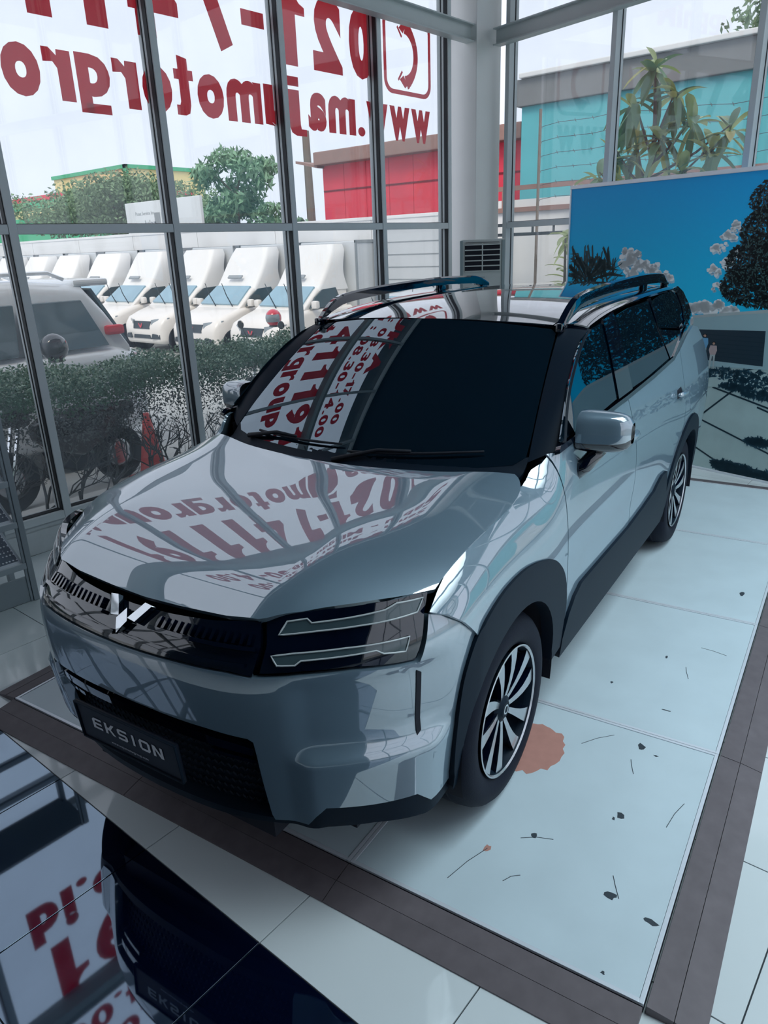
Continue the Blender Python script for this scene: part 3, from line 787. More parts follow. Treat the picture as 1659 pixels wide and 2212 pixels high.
PLT = MB().cbox(-.0, .012, -.232, .232, -.072, .072, .004).build('number_plate', 'plate_black', CAR)
PLT.location = (-.962, .0, .556); PLT.rotation_euler = (0, R(-5), 0)
PLT.location.y = -.018
fr_ = MB()
for (a, b, c_, d__) in ((-.232, .232, .066, .072), (-.232, .232, -.072, -.066), (-.232, -.226, -.066, .066), (.226, .232, -.066, .066)): fr_.cbox(-.005, .004, a, b, c_, d__, .002)
fr_.build('plate_frame', 'trim_black', PLT)
def on_plate(w, h, cy, cz): return lambda a, b: (-.0012, -(-w/2+cy+w*a) if False else (w/2-cy-w*a), cz-h/2+h*b)
# the plate faces the nose (-x): letters run from the car's right to its left
LET = {'E': [[(0, 0), (1, 0), (1, .2), (.28, .2), (.28, .4), (.95, .4), (.95, .6), (.28, .6), (.28, .8), (1, .8), (1, 1), (.2, 1), (0, .8)]],
       'K': [[(0, 0), (.25, 0), (.25, .38), (.42, .38), (.75, 0), (1.05, 0), (.62, .5), (1.05, 1), (.75, 1), (.42, .62), (.25, .62), (.25, 1), (0, 1)]],
       'S': [[(0, 0), (.85, 0), (1, .15), (1, .45), (.85, .6), (.25, .6), (.25, .8), (1, .8), (1, 1), (.15, 1), (0, .85), (0, .55), (.15, .4), (.75, .4), (.75, .2), (0, .2)]],
       'I': [[(.3, 0), (.7, 0), (.7, 1), (.3, 1)]],
       'O': [[(.18, 0), (.9, 0), (1.08, .2), (1.08, .8), (.9, 1), (.18, 1), (0, .8), (0, .2)], [(.25, .22), (.25, .78), (.83, .78), (.83, .22)]],
       'N': [[(0, 0), (.25, 0), (.25, .66), (.72, 0), (1, 0), (1, 1), (.75, 1), (.75, .34), (.28, 1), (0, 1)]]}
tx = MB(); y_ = .158
for ch in 'EKSION':
    w_ = .026 if ch == 'I' else .045; hh = .042
    polys = LET[ch]
    loops = [[Vector((p[0], p[1], 0)) for p in q] for q in polys]
    flat = [p for q in polys for p in q]
    tri = geometry.tessellate_polygon(loops)
    tx.add([(-.0014, y_-p[0]*w_, .012-hh/2+p[1]*hh) for p in flat], tri)
    y_ -= w_*1.06+.012
tx.build('plate_name', 'plate_print', PLT)
place_text('plate_address', 'www.majumotorgroup.com', 'plate_print', PLT, lambda a, b: (-.0014, .085-.17*a, -.048+.011*b), thick=0)
# ---- lower lip and splitter
strip('lower_lip', [(0, .335), (.49, .340), (.60, .350), (.63, .388), (.66, .424), (.935, .404), (.985, .356), (1.11, .378), (1.124, .335), (1.09, .312), (.97, .300), (.80, .330), (.66, .335), (.60, .322), (.49, .316), (.3, .305), (0, .300)], S_front, 'trim_black', sym=0, lift=-.006, depth=.06)
for sd in (1, -1):
    strip('air_slot', [(.945, .60), (.962, .61), (.972, .80), (.955, .812)], S_front, 'gap_black', lift=.0025, depth=.004, sides=(sd,))
# ---- windscreen, cowl, wipers
panel('windscreen', [(0.0, 0), (0, .35), (0, .7), (.01, .93), (.05, .985), (.2, .992), (.6, .99), (.96, .985), (.992, .95), (1, .6), (1, 0)], S_ws, 'car_glass', sym=1, step=.03, scale=(.85, .74), depth=.01, hint=(1.2, 0, .6))
def S_cowl(t, w):
    a = np.array(S_hood(.150+.155*w*w*1.03, w*.735)); b = np.array(S_ws(.05, w))
    q = a*(1-t)+b*t; q[2] -= .035*math.sin(math.pi*t)+.012*(1-t)
    return tuple(q)
panel('cowl', [(0, 0), (0, .5), (0, 1.0), (1, 1.0), (1, .5), (1, 0)], S_cowl, 'trim_black', sym=1, step=.05, scale=(.25, .74), hint=(.4, 0, .5), depth=.02)
def wiper(name, w0, w1, v1):
    P = []
    for k in range(9):
        t = k/8; p, n = surf_n(S_ws, .055+(v1-.055)*t, w0+(w1-w0)*t, np.array((1.2, 0, .6))); P.append(tuple((p+n*.016)*np.array((1, -1, 1))))
    o = empty(name, (0, 0, 0), 0, CAR)
    MB().tube(P, [.006]*7+[.005, .004], 6).build('wiper_blade', 'rubber', o, smooth=True)
    p, n = surf_n(S_ws, .0, w0-.08*np.sign(w1-w0), np.array((1.2, 0, .6)))
    q = np.array(P[4])*np.array((1, 1, 1))
    MB().tube([tuple((p+n*.012)*np.array((1, -1, 1))), tuple((np.array(P[2])+(0, 0, .012))), tuple(q+(0, 0, .010))], [.011, .008, .006], 8).build('wiper_arm', 'rubber', o, smooth=True)
    return o
wiper('wiper', .02, .78, .085); wiper('wiper', -.72, -.04, .09)
for px_, pz_, r_ in ((.955, .955, .008), (.945, .945, .007)):
    pass
# ---- roof and pillars
panel('roof', [(.962, 0), (.985, .35), (1.035, .600), (1.3, .605), (2.0, .615), (2.8, .60), (3.40, .56), (3.50, .45), (3.52, 0)], S_roof, 'gloss_black', sym=1, step=.05, hint=(2, 0, .8))
def ruled(Pa, Pb, bulge=.0, up=(0, 0, 1)):
    """surface between two curves given as functions t->(x,u,z); r 0..1 across"""
    def S(t, r_):
        a, b = np.array(Pa(t)), np.array(Pb(t)); q = a*(1-r_)+b*r_
        d_ = b-a; o_ = np.array((-.25, .7, .66)); o_ = o_/np.linalg.norm(o_)
        return tuple(q+o_*bulge*4*r_*(1-r_))
    return S
_ga = Spl([0, .25, .5, .75, 1.0], [.50, .635, .785, .955, 1.10]); _gz = Spl([0, .25, .5, .75, 1.0], [1.222, 1.362, 1.470, 1.552, 1.592])
apil = ruled(lambda t: S_ws(.02+.98*t, .998), lambda t: S_gh(_ga(t)+.03, _gz(t)-.012), .008)
panel('front_pillar', [(0, 0), (1, 0), (1, 1), (0, 1)], apil, 'trim_black', step=.04, scale=(.8, .2), hint=(1.4, 0, .9), depth=.02)
_cz = Spl([1.1, 1.4, 1.8, 2.2, 2.6, 2.85, 3.05, 3.2], [1.594, 1.622, 1.638, 1.645, 1.645, 1.636, 1.60, 1.53])
crail = ruled(lambda t: S_roof(1.03+2.37*t, .607+.01*math.sin(t*3.1)-.05*max(0, t-.7)), lambda t: S_gh(1.10+2.20*t, _cz(1.10+2.20*t)), .014)
panel('roof_side', [(0, 0), (1, 0), (1, 1), (0, 1)], crail, 'gloss_black', step=.05, scale=(2.3, .2), hint=(2, 0, .9), depth=.02)
# ---- side glass and the black surround
gh = [(.50, 1.222), (.785, 1.47), (.955, 1.552), (1.10, 1.594)]
fw = [(.50, 1.236), (.60, 1.318), (.72, 1.415), (.86, 1.500), (.98, 1.552), (1.10, 1.580), (1.285, 1.592), (1.31, 1.585), (1.285, 1.42), (1.262, 1.262), (1.0, 1.250)]
panel('front_side_window', fw, S_gh, 'car_glass', step=.035, lift=-.006, depth=.006, hint=(1.4, 0, 1.3))
panel('middle_pillar', [(1.268, 1.258), (1.292, 1.42), (1.318, 1.60), (1.50, 1.622), (1.512, 1.42), (1.505, 1.262)], S_gh, 'gloss_black', step=.035, lift=.0, hint=(1.4, 0, 1.3))
rw = [(1.513, 1.266), (1.520, 1.42), (1.512, 1.600), (1.8, 1.618), (2.185, 1.622), (2.225, 1.47), (2.34, 1.283), (1.9, 1.270)]
panel('rear_side_window', rw, S_gh, 'car_glass', step=.035, lift=-.004, depth=.006, hint=(1.8, 0, 1.3))
panel('quarter_pillar', [(2.348, 1.285), (2.233, 1.47), (2.193, 1.630), (2.235, 1.632), (2.25, 1.46), (2.75, 1.40), (2.60, 1.335)], S_gh, 'gloss_black', step=.035, lift=.0, hint=(2, 0, 1.3))
panel('quarter_window', [(2.245, 1.470), (2.235, 1.612), (2.45, 1.630), (2.80, 1.632), (2.93, 1.60), (3.0, 1.52), (2.93, 1.435), (2.70, 1.425)], S_gh, 'car_glass', step=.035, lift=-.004, depth=.006, hint=(2, 0, 1.3))
panel('rear_pillar', [(2.79, 1.640), (2.94, 1.615), (3.012, 1.52), (2.94, 1.428), (2.76, 1.405), (3.06, 1.40), (3.29, 1.375), (3.40, 1.40), (3.34, 1.52), (3.22, 1.60), (3.05, 1.645)], S_gh, 'gloss_black', step=.035, hint=(2, 0, 1.3))
belt = [(.44, 1.206), (.7, 1.216), (1.0, 1.225), (1.4, 1.234), (1.9, 1.248), (2.40, 1.272), (2.62, 1.325), (2.85, 1.372), (3.06, 1.398), (3.06, 1.414), (2.84, 1.392), (2.61, 1.345), (2.39, 1.290), (1.9, 1.268), (1.4, 1.252), (1.0, 1.245), (.7, 1.236), (.47, 1.228)]
panel('belt_moulding', belt, S_gh, 'gloss_black', step=.035, lift=.008, depth=.02, hint=(1.4, 0, 1.2))
# ---- roof rails
for sd in (1, -1):
    P = smooth_poly([(1.0, .642, 1.612), (1.06, .645, 1.650), (1.16, .648, 1.700), (1.30, .650, 1.722), (1.6, .652, 1.736), (2.0, .652, 1.744), (2.4, .648, 1.744), (2.7, .642, 1.734), (2.9, .634, 1.712), (2.99, .628, 1.680)], 4) if False else None
    pts = [(1.0, .642, 1.606), (1.06, .645, 1.650), (1.16, .648, 1.700), (1.30, .650, 1.722), (1.6, .652, 1.736), (2.0, .652, 1.744), (2.4, .648, 1.744), (2.7, .642, 1.734), (2.9, .634, 1.712), (3.02, .626, 1.672)]
    xs = [p[0] for p in pts]; fu, fz = Spl(xs, [p[1] for p in pts]), Spl(xs, [p[2] for p in pts])
    rg = []
    for x in np.linspace(1.0, 3.02, 42):
        e_ = min(1, (x-1.0)/.14, (3.02-x)/.12); th = .014+.030*max(0, e_); u_, z_ = fu(x), fz(x)
        rg.append([(x, -sd*(u_-.018), z_-.004), (x, -sd*(u_-.014), z_+.006), (x, -sd*(u_+.012), z_+.002), (x, -sd*(u_+.020), z_-th*.6), (x, -sd*(u_+.016), z_-th-.006), (x, -sd*(u_-.016), z_-th-.002), (x, -sd*(u_-.018), z_-.004)])
    m = MB().grid(rg)
    for x in (1.03, 2.35, 2.96):
        zr_ = S_roof(x, .64)[2]
        m.cbox(x-.05, x+.05, -sd*(fu(x)-.014), -sd*(fu(x)+.014), zr_-.02, fz(x)-.012, .008)
    m.build('roof_rail', 'gloss_black', CAR, smooth=True, angle=40, recalc=True)
# ---- mirrors
def mirror(sd):
    M_ = empty('wing_mirror', (0, 0, 0), 0, CAR)
    rings = []
    for t in np.linspace(0, 1, 15):
        u_ = .865+.190*t
        hh = .082*(1-.10*t)*(max(0, 1-((t-.42)/.60)**4))**.30
        dd = .062*(1-.25*t)*(max(0, 1-((t-.42)/.60)**4))**.30
        cx, cz = .672+.035*t, 1.250-.004*t
        ring = []
        for k in range(22):
            a = 2*math.pi*k/22; c_, s_ = math.cos(a), math.sin(a)
            e = .62
            ring.append((cx-dd*math.copysign(abs(c_)**e, c_)*(1.35 if c_ > 0 else .75), -sd*u_, cz+hh*math.copysign(abs(s_)**e, s_)))
        ring.append(ring[0]); rings.append(ring)
    up = MB().grid(rings)
    o = up.build('mirror_shell', ['car_paint', 'gloss_black'], M_, smooth=True, recalc=True)
    for p in o.data.polygons:
        if p.center.z < 1.216+.02*(abs(p.center.y)-.9)/.2 or p.normal.x > .75: p.material_index = 1
    MB().cbox(.706, .722, -sd*.895, -sd*1.025, 1.195, 1.305, .006).build('mirror_glass', 'chrome', M_)
    st = MB().tube([(.62, -sd*.850, 1.085), (.64, -sd*.895, 1.115), (.672, -sd*.945, 1.185)], [.040, .032, .030], 10)
    st.build('mirror_arm', 'gloss_black', M_, smooth=True)
for sd in (1, -1): mirror(sd)
# ---- door handles
for sd in (1, -1):
    for xh in (1.22, 2.36):
        H_ = []
        for k in range(9):
            t = k/8; x = xh+.20*t; p = S_side(x, 1.075); H_.append((x, -sd*(p[1]+.016+.018*math.sin(math.pi*t)), 1.078))
        MB().tube(H_, [.010, .014, .015, .015, .015, .015, .015, .014, .010], 8).build('door_handle', 'car_paint', CAR, smooth=True)
        panel('handle_recess', [(xh+.02, 1.052), (xh+.13, 1.048), (xh+.15, 1.075), (xh+.13, 1.105), (xh+.03, 1.10)], S_side, 'gap_black', sides=(sd,), step=.02, lift=.0015, depth=.002)
# ---- wheels
def wheel(cx, sd):
    W_ = empty('wheel', (cx, -sd*.868, .3655), 0, CAR)
    o_ = -sd
    prof = [(.236, -.02), (.250, -.004), (.272, .004), (.300, .006), (.330, .000), (.347, -.016), (.358, -.040), (.362, -.075), (.362, -.150), (.356, -.180), (.335, -.205), (.25, -.215), (.236, -.2)]
    t = MB().lathe([(r_, o_*h_) for r_, h_ in prof], 56, 'y')
    for k in range(56):
        a = 2*math.pi*k/56
        for yy in (-.055, -.165):
            c_, s_ = math.cos(a), math.sin(a)
            t.box(-.003, .003, 0, 0, 0, 0) if False else None
    t.build('tyre', 'tyre_rubber', W_, smooth=True, angle=50, recalc=True)
    gr = MB()
    for rr, hh in ((.3625, -.085), (.3625, -.115), (.3625, -.145)):
        gr.lathe([(rr, o_*(hh-.004)), (rr+.0008, o_*hh), (rr, o_*(hh+.004))], 56, 'y')
    gr.build('tread_groove', 'gap_black', W_)
    MB().lathe([(.240, o_*.000), (.243, o_*.004), (.238, o_*.006), (.233, o_*.000)], 56, 'y').build('rim', ['machined_alloy'], W_, smooth=True, angle=40)
    MB().lathe([(.234, o_*.000), (.224, o_*-.02), (.216, o_*-.10), (.21, o_*-.19)], 56, 'y').build('rim_barrel', ['trim_black'], W_, smooth=True, angle=40)
    MB().lathe([(.214, o_*-.022), (.205, o_*-.10), (.02, o_*-.11)], 40, 'y').build('brake_disc', 'trim_black', W_, smooth=True)
    for k in range(5):
        for q in (-1, 1):
            m = MB(); sec = []
            for r_ in (.045, .07, .11, .15, .19, .215, .234):
                f_ = (r_-.045)/.19
                aa = 2*math.pi*k/5+.28+q*(.36-.10*f_)+.10*f_*f_*sd
                wd = .010+.020*f_**1.6
                yy = o_*(-.022+.020*(1-(1-f_)**2)*.9)
                d_ = Vector((math.cos(aa), 0, math.sin(aa))); n_ = Vector((-math.sin(aa), 0, math.cos(aa)))
                c_ = d_*r_
                sec.append([tuple(c_-n_*wd+Vector((0, yy, 0))), tuple(c_+n_*wd+Vector((0, yy, 0))), tuple(c_+n_*(wd+.004)+Vector((0, yy-o_*.03, 0))), tuple(c_-n_*(wd+.004)+Vector((0, yy-o_*.03, 0)))])
            vs = [p for g in sec for p in g]; n4 = len(sec)
            fa, fb = [], []
            for i in range(n4-1):
                a, b = i*4, i*4+4
                fa.append((a, a+1, b+1, b)); fb += [(a+1, a+2, b+2, b+1), (a+3, a, b, b+3), (a+2, a+3, b+3, b+2)]
            m.add(vs, fa, 0); m.add(vs, fb, 1)
            m.build('spoke', ['machined_alloy', 'gloss_black'], W_, recalc=False)
    MB().lathe([(.0, o_*-.010), (.030, o_*-.011), (.034, o_*-.016), (.050, o_*-.022), (.062, o_*-.032), (.066, o_*-.06)], 28, 'y').build('hub_cap', 'trim_black', W_, smooth=True, angle=40)
    MB().lathe([(.013, o_*-.0098), (.016, o_*-.0085), (.019, o_*-.0100)], 24, 'y').build('hub_badge', 'chrome', W_, smooth=True)
    ln_ = []
    for a in range(-14, 195, 8):
        c_, s_ = math.cos(R(a)), math.sin(R(a)); ln_.append([(.405*c_, o_*.012, .01+.405*s_), (.41*c_, o_*-.10, .01+.41*s_), (.41*c_, o_*-.32, .01+.41*s_), (.02*c_, o_*-.32, .01+.02*s_)])
    MB().grid(ln_).build('wheel_arch_liner', 'gap_black', W_, smooth=True, angle=50)
for cx in (0.0, 2.79):
    for sd in (1, -1): wheel(cx, sd)
# ---- tail, underbody and cabin
def S_tail(u, z):
    x = 3.66-.10*(u/.8)**2-.12*max(0, z-1.05)**1.2*2.2-.05*max(0, .6-z)
    return (x, u, z)
panel('tailgate', [(0, .62), (.70, .62), (.72, 1.0), (.70, 1.15), (0, 1.15)], S_tail, 'car_paint', sym=0, step=.06, hint=(2, 0, .8))
panel('rear_window', [(0, 1.17), (.68, 1.17), (.58, 1.60), (0, 1.62)], S_tail, 'car_glass', sym=0, step=.06, hint=(2, 0, .8))
panel('rear_bumper', [(0, .32), (.80, .34), (.84, .60), (0, .60)], S_tail, 'trim_black', sym=0, step=.06, hint=(2, 0, .8))
panel('tail_lamp', [(.71, .95), (.80, .95), (.80, 1.12), (.70, 1.14)], S_tail, 'red_lens', step=.05, hint=(2, 0, .8), lift=.01)
ub = MB()
ub.box(-.78, -.5, -.42, .42, .22, .5).box(-.62, -.42, -.62, .62, .22, .5).box(-.55, 3.45, -.52, .52, .20, .62).box(.46, 2.33, -.80, .80, .24, 1.17).box(-.60, .40, -.60, .60, .60, .93).box(3.1, 3.52, -.66, .66, .3, 1.3).box(2.33, 3.25, -.60, .60, .62, 1.25).box(.30, .55, -.66, .66, .6, 1.08)  # solid blocks darken the gaps; nose boxes added to block light
ub.build('underbody_light_block', 'gap_black', CAR)
MB().cbox(.95, 3.25, -.60, .60, 1.10, 1.56, .12).build('cabin_lining', 'cabin_cloth', CAR)
# ================================================================== things standing in the showroom
# ---- printed backdrop beside the car
def sky_print(name):
    m = bpy.data.materials.new(name); m.use_nodes = True; nt = m.node_tree; b = nt.nodes['Principled BSDF']
    b.inputs['Roughness'].default_value = 0.35; b.inputs['Specular IOR Level'].default_value = 0.3
    tc = nt.nodes.new('ShaderNodeTexCoord'); sp = nt.nodes.new('ShaderNodeSeparateXYZ'); nt.links.new(tc.outputs['Object'], sp.inputs[0])
    rp = nt.nodes.new('ShaderNodeValToRGB'); mr = nt.nodes.new('ShaderNodeMapRange'); mr.inputs[1].default_value = 1.2; mr.inputs[2].default_value = 2.45
    nt.links.new(sp.outputs['Z'], mr.inputs[0]); nt.links.new(mr.outputs[0], rp.inputs[0])
    rp.color_ramp.elements[0].color = (*srgb(40, 214, 255), 1); rp.color_ramp.elements[1].color = (*srgb(0, 180, 255), 1)
    e = rp.color_ramp.elements.new(.45); e.color = (*srgb(0, 200, 255), 1)
    nt.links.new(rp.outputs[0], b.inputs['Base Color']); MAT[name] = m
sky_print('print_sky')
mat('print_ground', srgb(176, 200, 200), 0.4, var=0.16, scale=5, detail=8)
mat('print_line', srgb(14, 46, 60), 0.4)
mat('print_shade', srgb(40, 78, 96), 0.4, var=.25, scale=12, detail=6)
mat('print_wall', srgb(156, 188, 196), 0.4, var=.05)
mat('print_garage', srgb(30, 52, 66), 0.4)
mat('print_cloud', srgb(244, 250, 254), 0.4, var=.08, scale=9)
mat('print_cloud_shade', srgb(186, 222, 242), 0.4, var=.1, scale=9)
mat('print_tree', srgb(16, 36, 42), 0.4, var=.5, scale=30, detail=6)
mat('print_tree_light', srgb(48, 84, 84), 0.4, var=.3, scale=30)
mat('print_palm', srgb(18, 58, 66), 0.4, var=.3, scale=20)
mat('print_skin', srgb(190, 150, 130), 0.5); mat('print_blue', srgb(110, 170, 210), 0.5); mat('print_pink', srgb(190, 170, 170), 0.5); mat('print_pale', srgb(176, 190, 192), 0.5)
mat('print_hair', srgb(30, 26, 30), 0.5)
BN = empty('backdrop_banner', (6.6395, 1.9207, 0), RW.rotation_euler[2]); tag(BN, 'tall printed backdrop with blue sky, palm, trees and a concrete driveway', 'backdrop')
BX0, BX1, BZ = -1.505, 1.9, 2.445
MB().cbox(BX0, BX1, 0.0, 0.035, 1.20, BZ-.02, .003).build('sky_panel', 'print_sky', BN)
MB().cbox(BX0, BX1, 0.0, 0.035, 0.015, 1.20, .003).build('driveway_panel', 'print_ground', BN)
fr_ = MB().cbox(BX0-.012, BX1+.012, -.012, .045, BZ-.022, BZ+.012, .004).cbox(BX0-.012, BX1+.012, -.012, .05, 0.0, .018, .004)
fr_.cbox(BX0-.012, BX0+.003, -.008, .045, .018, BZ-.02, .003).cbox(BX1-.003, BX1+.012, -.008, .045, .018, BZ-.02, .003)
fr_.build('banner_frame', 'alu_trim', BN)
MB().box(-1.2, -1.15, .05, .40, 0, .03).box(-1.2, -1.15, .05, .08, .03, 2.2).box(1.2, 1.25, .05, .40, 0, .03).box(1.2, 1.25, .05, .08, .03, 2.2).build('support_leg', 'frame_paint', BN)
def ink(name, polys, mt, lvl=1):
    m = MB()
    for p in polys:
        tri = geometry.tessellate_polygon([[Vector((a, b, 0)) for a, b in p]])
        m.add([(a, -.0006*lvl, b) for a, b in p], tri)
    return m.build(name, mt, BN)
rnd = random.Random(5)
def puff(cx, cz, r_, n=18): return [(cx+r_*(1+rnd.uniform(-.18, .18))*math.cos(2*math.pi*k/n), cz+r_*.78*(1+rnd.uniform(-.18, .18))*math.sin(2*math.pi*k/n)) for k in range(n)]
def cloud(pts):
    P0, P1, P2 = [], [], []
    for (x, z, r_) in pts:
        for k in range(9):
            a = rnd.uniform(0, 6.28); q = r_*rnd.uniform(.2, 1.0); rr = r_*rnd.uniform(.18, .5)
            P1.append(puff(x+q*math.cos(a), z+q*.7*math.sin(a), rr, 14))
            P0.append(puff(x+.9*q*math.cos(a)+.012, z+.62*q*math.sin(a)-.02, rr*.9, 14))
        P2.append(puff(x-.01, z+.012, r_*.55, 16))
    ink('printed_cloud_shade', P0, 'print_cloud_shade', 1)['kind'] = 'stuff'; ink('printed_cloud', P1+P2, 'print_cloud', 2)['kind'] = 'stuff'
cloud([(-.86, 1.84, .07), (-.80, 1.80, .09), (-.74, 1.84, .05), (-.70, 1.74, .09), (-.86, 1.73, .08), (-.60, 1.71, .08), (-.52, 1.66, .08), (-.42, 1.64, .06), (-.78, 1.66, .08)])
cloud([(.00, 1.87, .06), (.08, 1.95, .07), (.15, 2.03, .07), (.10, 1.76, .06), (.0, 1.70, .06), (.17, 1.83, .05), (.03, 1.57, .05)])
cloud([(-.12, 1.38, .10), (-.02, 1.40, .09), (.08, 1.41, .08), (.18, 1.38, .07), (-.24, 1.34, .08)])
def foliage_blob(name, cells, mt, n, size, lvl):
    P = []
    for (x, z, rx, rz) in cells:
        for _ in range(n):
            a = rnd.uniform(0, 6.283); r_ = math.sqrt(rnd.random()); cx, cz = x+rx*r_*math.cos(a), z+rz*r_*math.sin(a)
            if cz > BZ-.03 or cx > BX1-.02: continue
            t = rnd.uniform(0, 6.283); l = size*rnd.uniform(.6, 1.4)
            P.append([(cx+l*math.cos(t), cz+l*math.sin(t)), (cx+.4*l*math.cos(t+1.6), cz+.4*l*math.sin(t+1.6)), (cx-l*math.cos(t), cz-l*math.sin(t)), (cx-.4*l*math.cos(t+1.6), cz-.4*l*math.sin(t+1.6))])
    o = ink(name, P, mt, lvl); o['kind'] = 'stuff'; return o
cells = [(.62, 2.2, .40, .22), (.50, 1.98, .32, .22), (.42, 1.75, .34, .20), (.40, 1.58, .34, .17), (.70, 1.7, .4, .35), (1.1, 2.0, .45, .42), (1.1, 1.6, .4, .3)]
foliage_blob('printed_tree', cells, 'print_tree', 1500, .019, 3)
foliage_blob('printed_tree', cells, 'print_tree_light', 240, .011, 3.4)
palm = []
for k in range(26):
    a = R(rnd.uniform(8, 172)); l = rnd.uniform(.26, .46); cx, cz = -1.27, 1.60
    mx, mz = cx+l*.6*math.cos(a), cz+l*.72*math.sin(a); ex, ez = cx+l*math.cos(a)*1.0, cz+l*.80*math.sin(a)-.03
    if ex < BX0+.01: ex = BX0+.01; mx = max(mx, BX0+.01)
    w = .016; palm.append([(cx, cz), (mx-w*math.sin(a), mz+w*math.cos(a)), (ex, ez), (mx+w*math.sin(a), mz-w*math.cos(a))])
for k in range(90):
    cx, cz = -1.25+rnd.uniform(-.22, .26), 1.58+rnd.uniform(-.05, .18); a = R(rnd.uniform(20, 160)); l = rnd.uniform(.08, .18)
    if cx+l*math.cos(a) < BX0+.01: continue
    palm.append([(cx, cz), (cx+l*math.cos(a)-.008, cz+l*math.sin(a)), (cx+l*math.cos(a)+.006, cz+l*math.sin(a)+.02), (cx+.018, cz)])
ink('printed_palm', palm, 'print_palm', 3)
ink('printed_house', [[(-.30, .90), (BX1-.01, .98), (BX1-.01, 1.50), (.48, 1.385), (-.23, 1.30), (-.30, 1.24)]], 'print_wall', 4)
ink('printed_eaves', [[(-.30, 1.290), (.48, 1.375), (BX1-.01, 1.49), (BX1-.01, 1.52), (.48, 1.40), (-.30, 1.312)]], 'print_pale', 5)
ink('printed_garage_door', [[(-.085, .965), (.50, .955), (.485, 1.235), (-.085, 1.215)]], 'print_garage', 5)
ink('printed_garage_line', [[(-.08, z_), (.485, z_), (.485, z_+.006), (-.08, z_+.006)] for z_ in (1.0, 1.035, 1.07, 1.105, 1.14, 1.175)], 'print_line', 6)
for (a, b, c_, d__) in ((-.02, .46, .74, .22), (-.01, .76, .60, 1.0), (.04, .50, .56, 1.00), (-.2, .28, .3, .06), (.1, .74, .9, .55), (.5, .62, 1.6, .30)):
    L_ = math.hypot(c_-a, d__-b); nx_, nz_ = -(d__-b)/L_*.007, (c_-a)/L_*.007
    ink('printed_joint', [[(a-nx_, b-nz_), (c_-nx_, d__-nz_), (c_+nx_, d__+nz_), (a+nx_, b+nz_)]], 'print_line', 3)
ink('printed_apron', [[(-.34, .80), (.5, .90), (BX1-.01, .97), (BX1-.01, .84), (.6, .80), (.1, .74), (-.34, .74)]], 'print_ground', 4)
foliage_blob('printed_shade', [(.25, .86, .24, .05), (.5, .84, .3, .07), (.9, .85, .4, .08), (.55, .72, .2, .035), (.30, .76, .15, .03)], 'print_shade', 170, .022, 5)
foliage_blob('printed_shade', [(.30, .07, .13, .045), (.42, .06, .20, .05), (.7, .05, .25, .04), (.60, .33, .16, .03)], 'print_shade', 200, .03, 5)
# the two printed walkers
def walker(x, z0, h, top, bottom):
    ink('printed_walker', [[(x-.10*h, z0+.02*h), (x-.055*h, z0), (x-.01*h, z0+.45*h), (x+.02*h, z0+.45*h), (x+.06*h, z0+.0), (x+.10*h, z0+.02*h), (x+.10*h, z0+.52*h), (x-.10*h, z0+.52*h)]], bottom, 7)
    ink('printed_walker', [[(x-.10*h, z0+.50*h), (x+.10*h, z0+.50*h), (x+.15*h, z0+.66*h), (x+.12*h, z0+.83*h), (x-.12*h, z0+.83*h), (x-.16*h, z0+.66*h)]], top, 7.5)
    ink('printed_walker', [puff(x, z0+.915*h, .072*h, 12)], 'print_hair', 7.6); ink('printed_walker', [puff(x, z0+.90*h, .050*h, 12)], 'print_skin', 8)
walker(-.018, .940, .25, 'print_blue', 'print_pale'); walker(.068, .895, .235, 'print_pink', 'print_pale')
ink('printed_hatchback', [[(-.19, .97), (-.10, .96), (-.09, 1.03), (-.11, 1.08), (-.15, 1.13), (-.19, 1.13)]], 'print_pale', 5)

# ---- floor-standing air conditioner at the corner column
mat('ac_plastic', srgb(206, 210, 206), 0.45, var=.04)
mat('ac_cream', srgb(216, 212, 192), 0.5, var=.05)
mat('ac_grey', srgb(150, 164, 166), 0.45)
AC = empty('air_conditioner', (6.855, 4.325, 0), math.atan2(-.36, .24)+R(3)); tag(AC, 'tall white floor-standing air conditioner with dark louvres in front of the pillar', 'air conditioner')
MB().cbox(-.215, .215, -.13, .15, .03, 2.015, .018).cbox(-.20, .20, -.12, .14, 0, .03, .004).build('cabinet', 'ac_plastic', AC)
MB().cbox(.205, .222, -.12, .148, .03, 2.012, .006).build('side_cover', 'ac_cream', AC)
for s_ in (-1, 1): MB().cbox(s_*.213-.016, s_*.213+.016, -.142, -.118, .05, 2.005, .006).build('corner_strip', 'ac_grey', AC)
MB().cbox(-.178, .178, -.136, -.126, 1.70, 1.972, .003).build('louvre_recess', 'gap_black', AC)
for k in range(6):
    MB().cbox(-.18, .18, -.150, -.130, 1.700+k*.0515, 1.712+k*.0515, .003).build('louvre_slat', 'ac_plastic', AC)
MB().cbox(-.006, .006, -.147, -.130, 1.70, 1.972, .002).build('louvre_divider', 'ac_plastic', AC)
MB().cbox(-.17, .17, -.137, -.128, 1.982, 1.986, .001).build('top_line', 'gap_black', AC)
MB().cbox(-.17, .17, -.137, -.129, .25, 1.0, .004).build('intake_grille', 'ac_grey', AC)
MB().cbox(-.035, .03, -.1365, -.1295, 1.642, 1.650, .001).build('badge', 'ac_grey', AC)

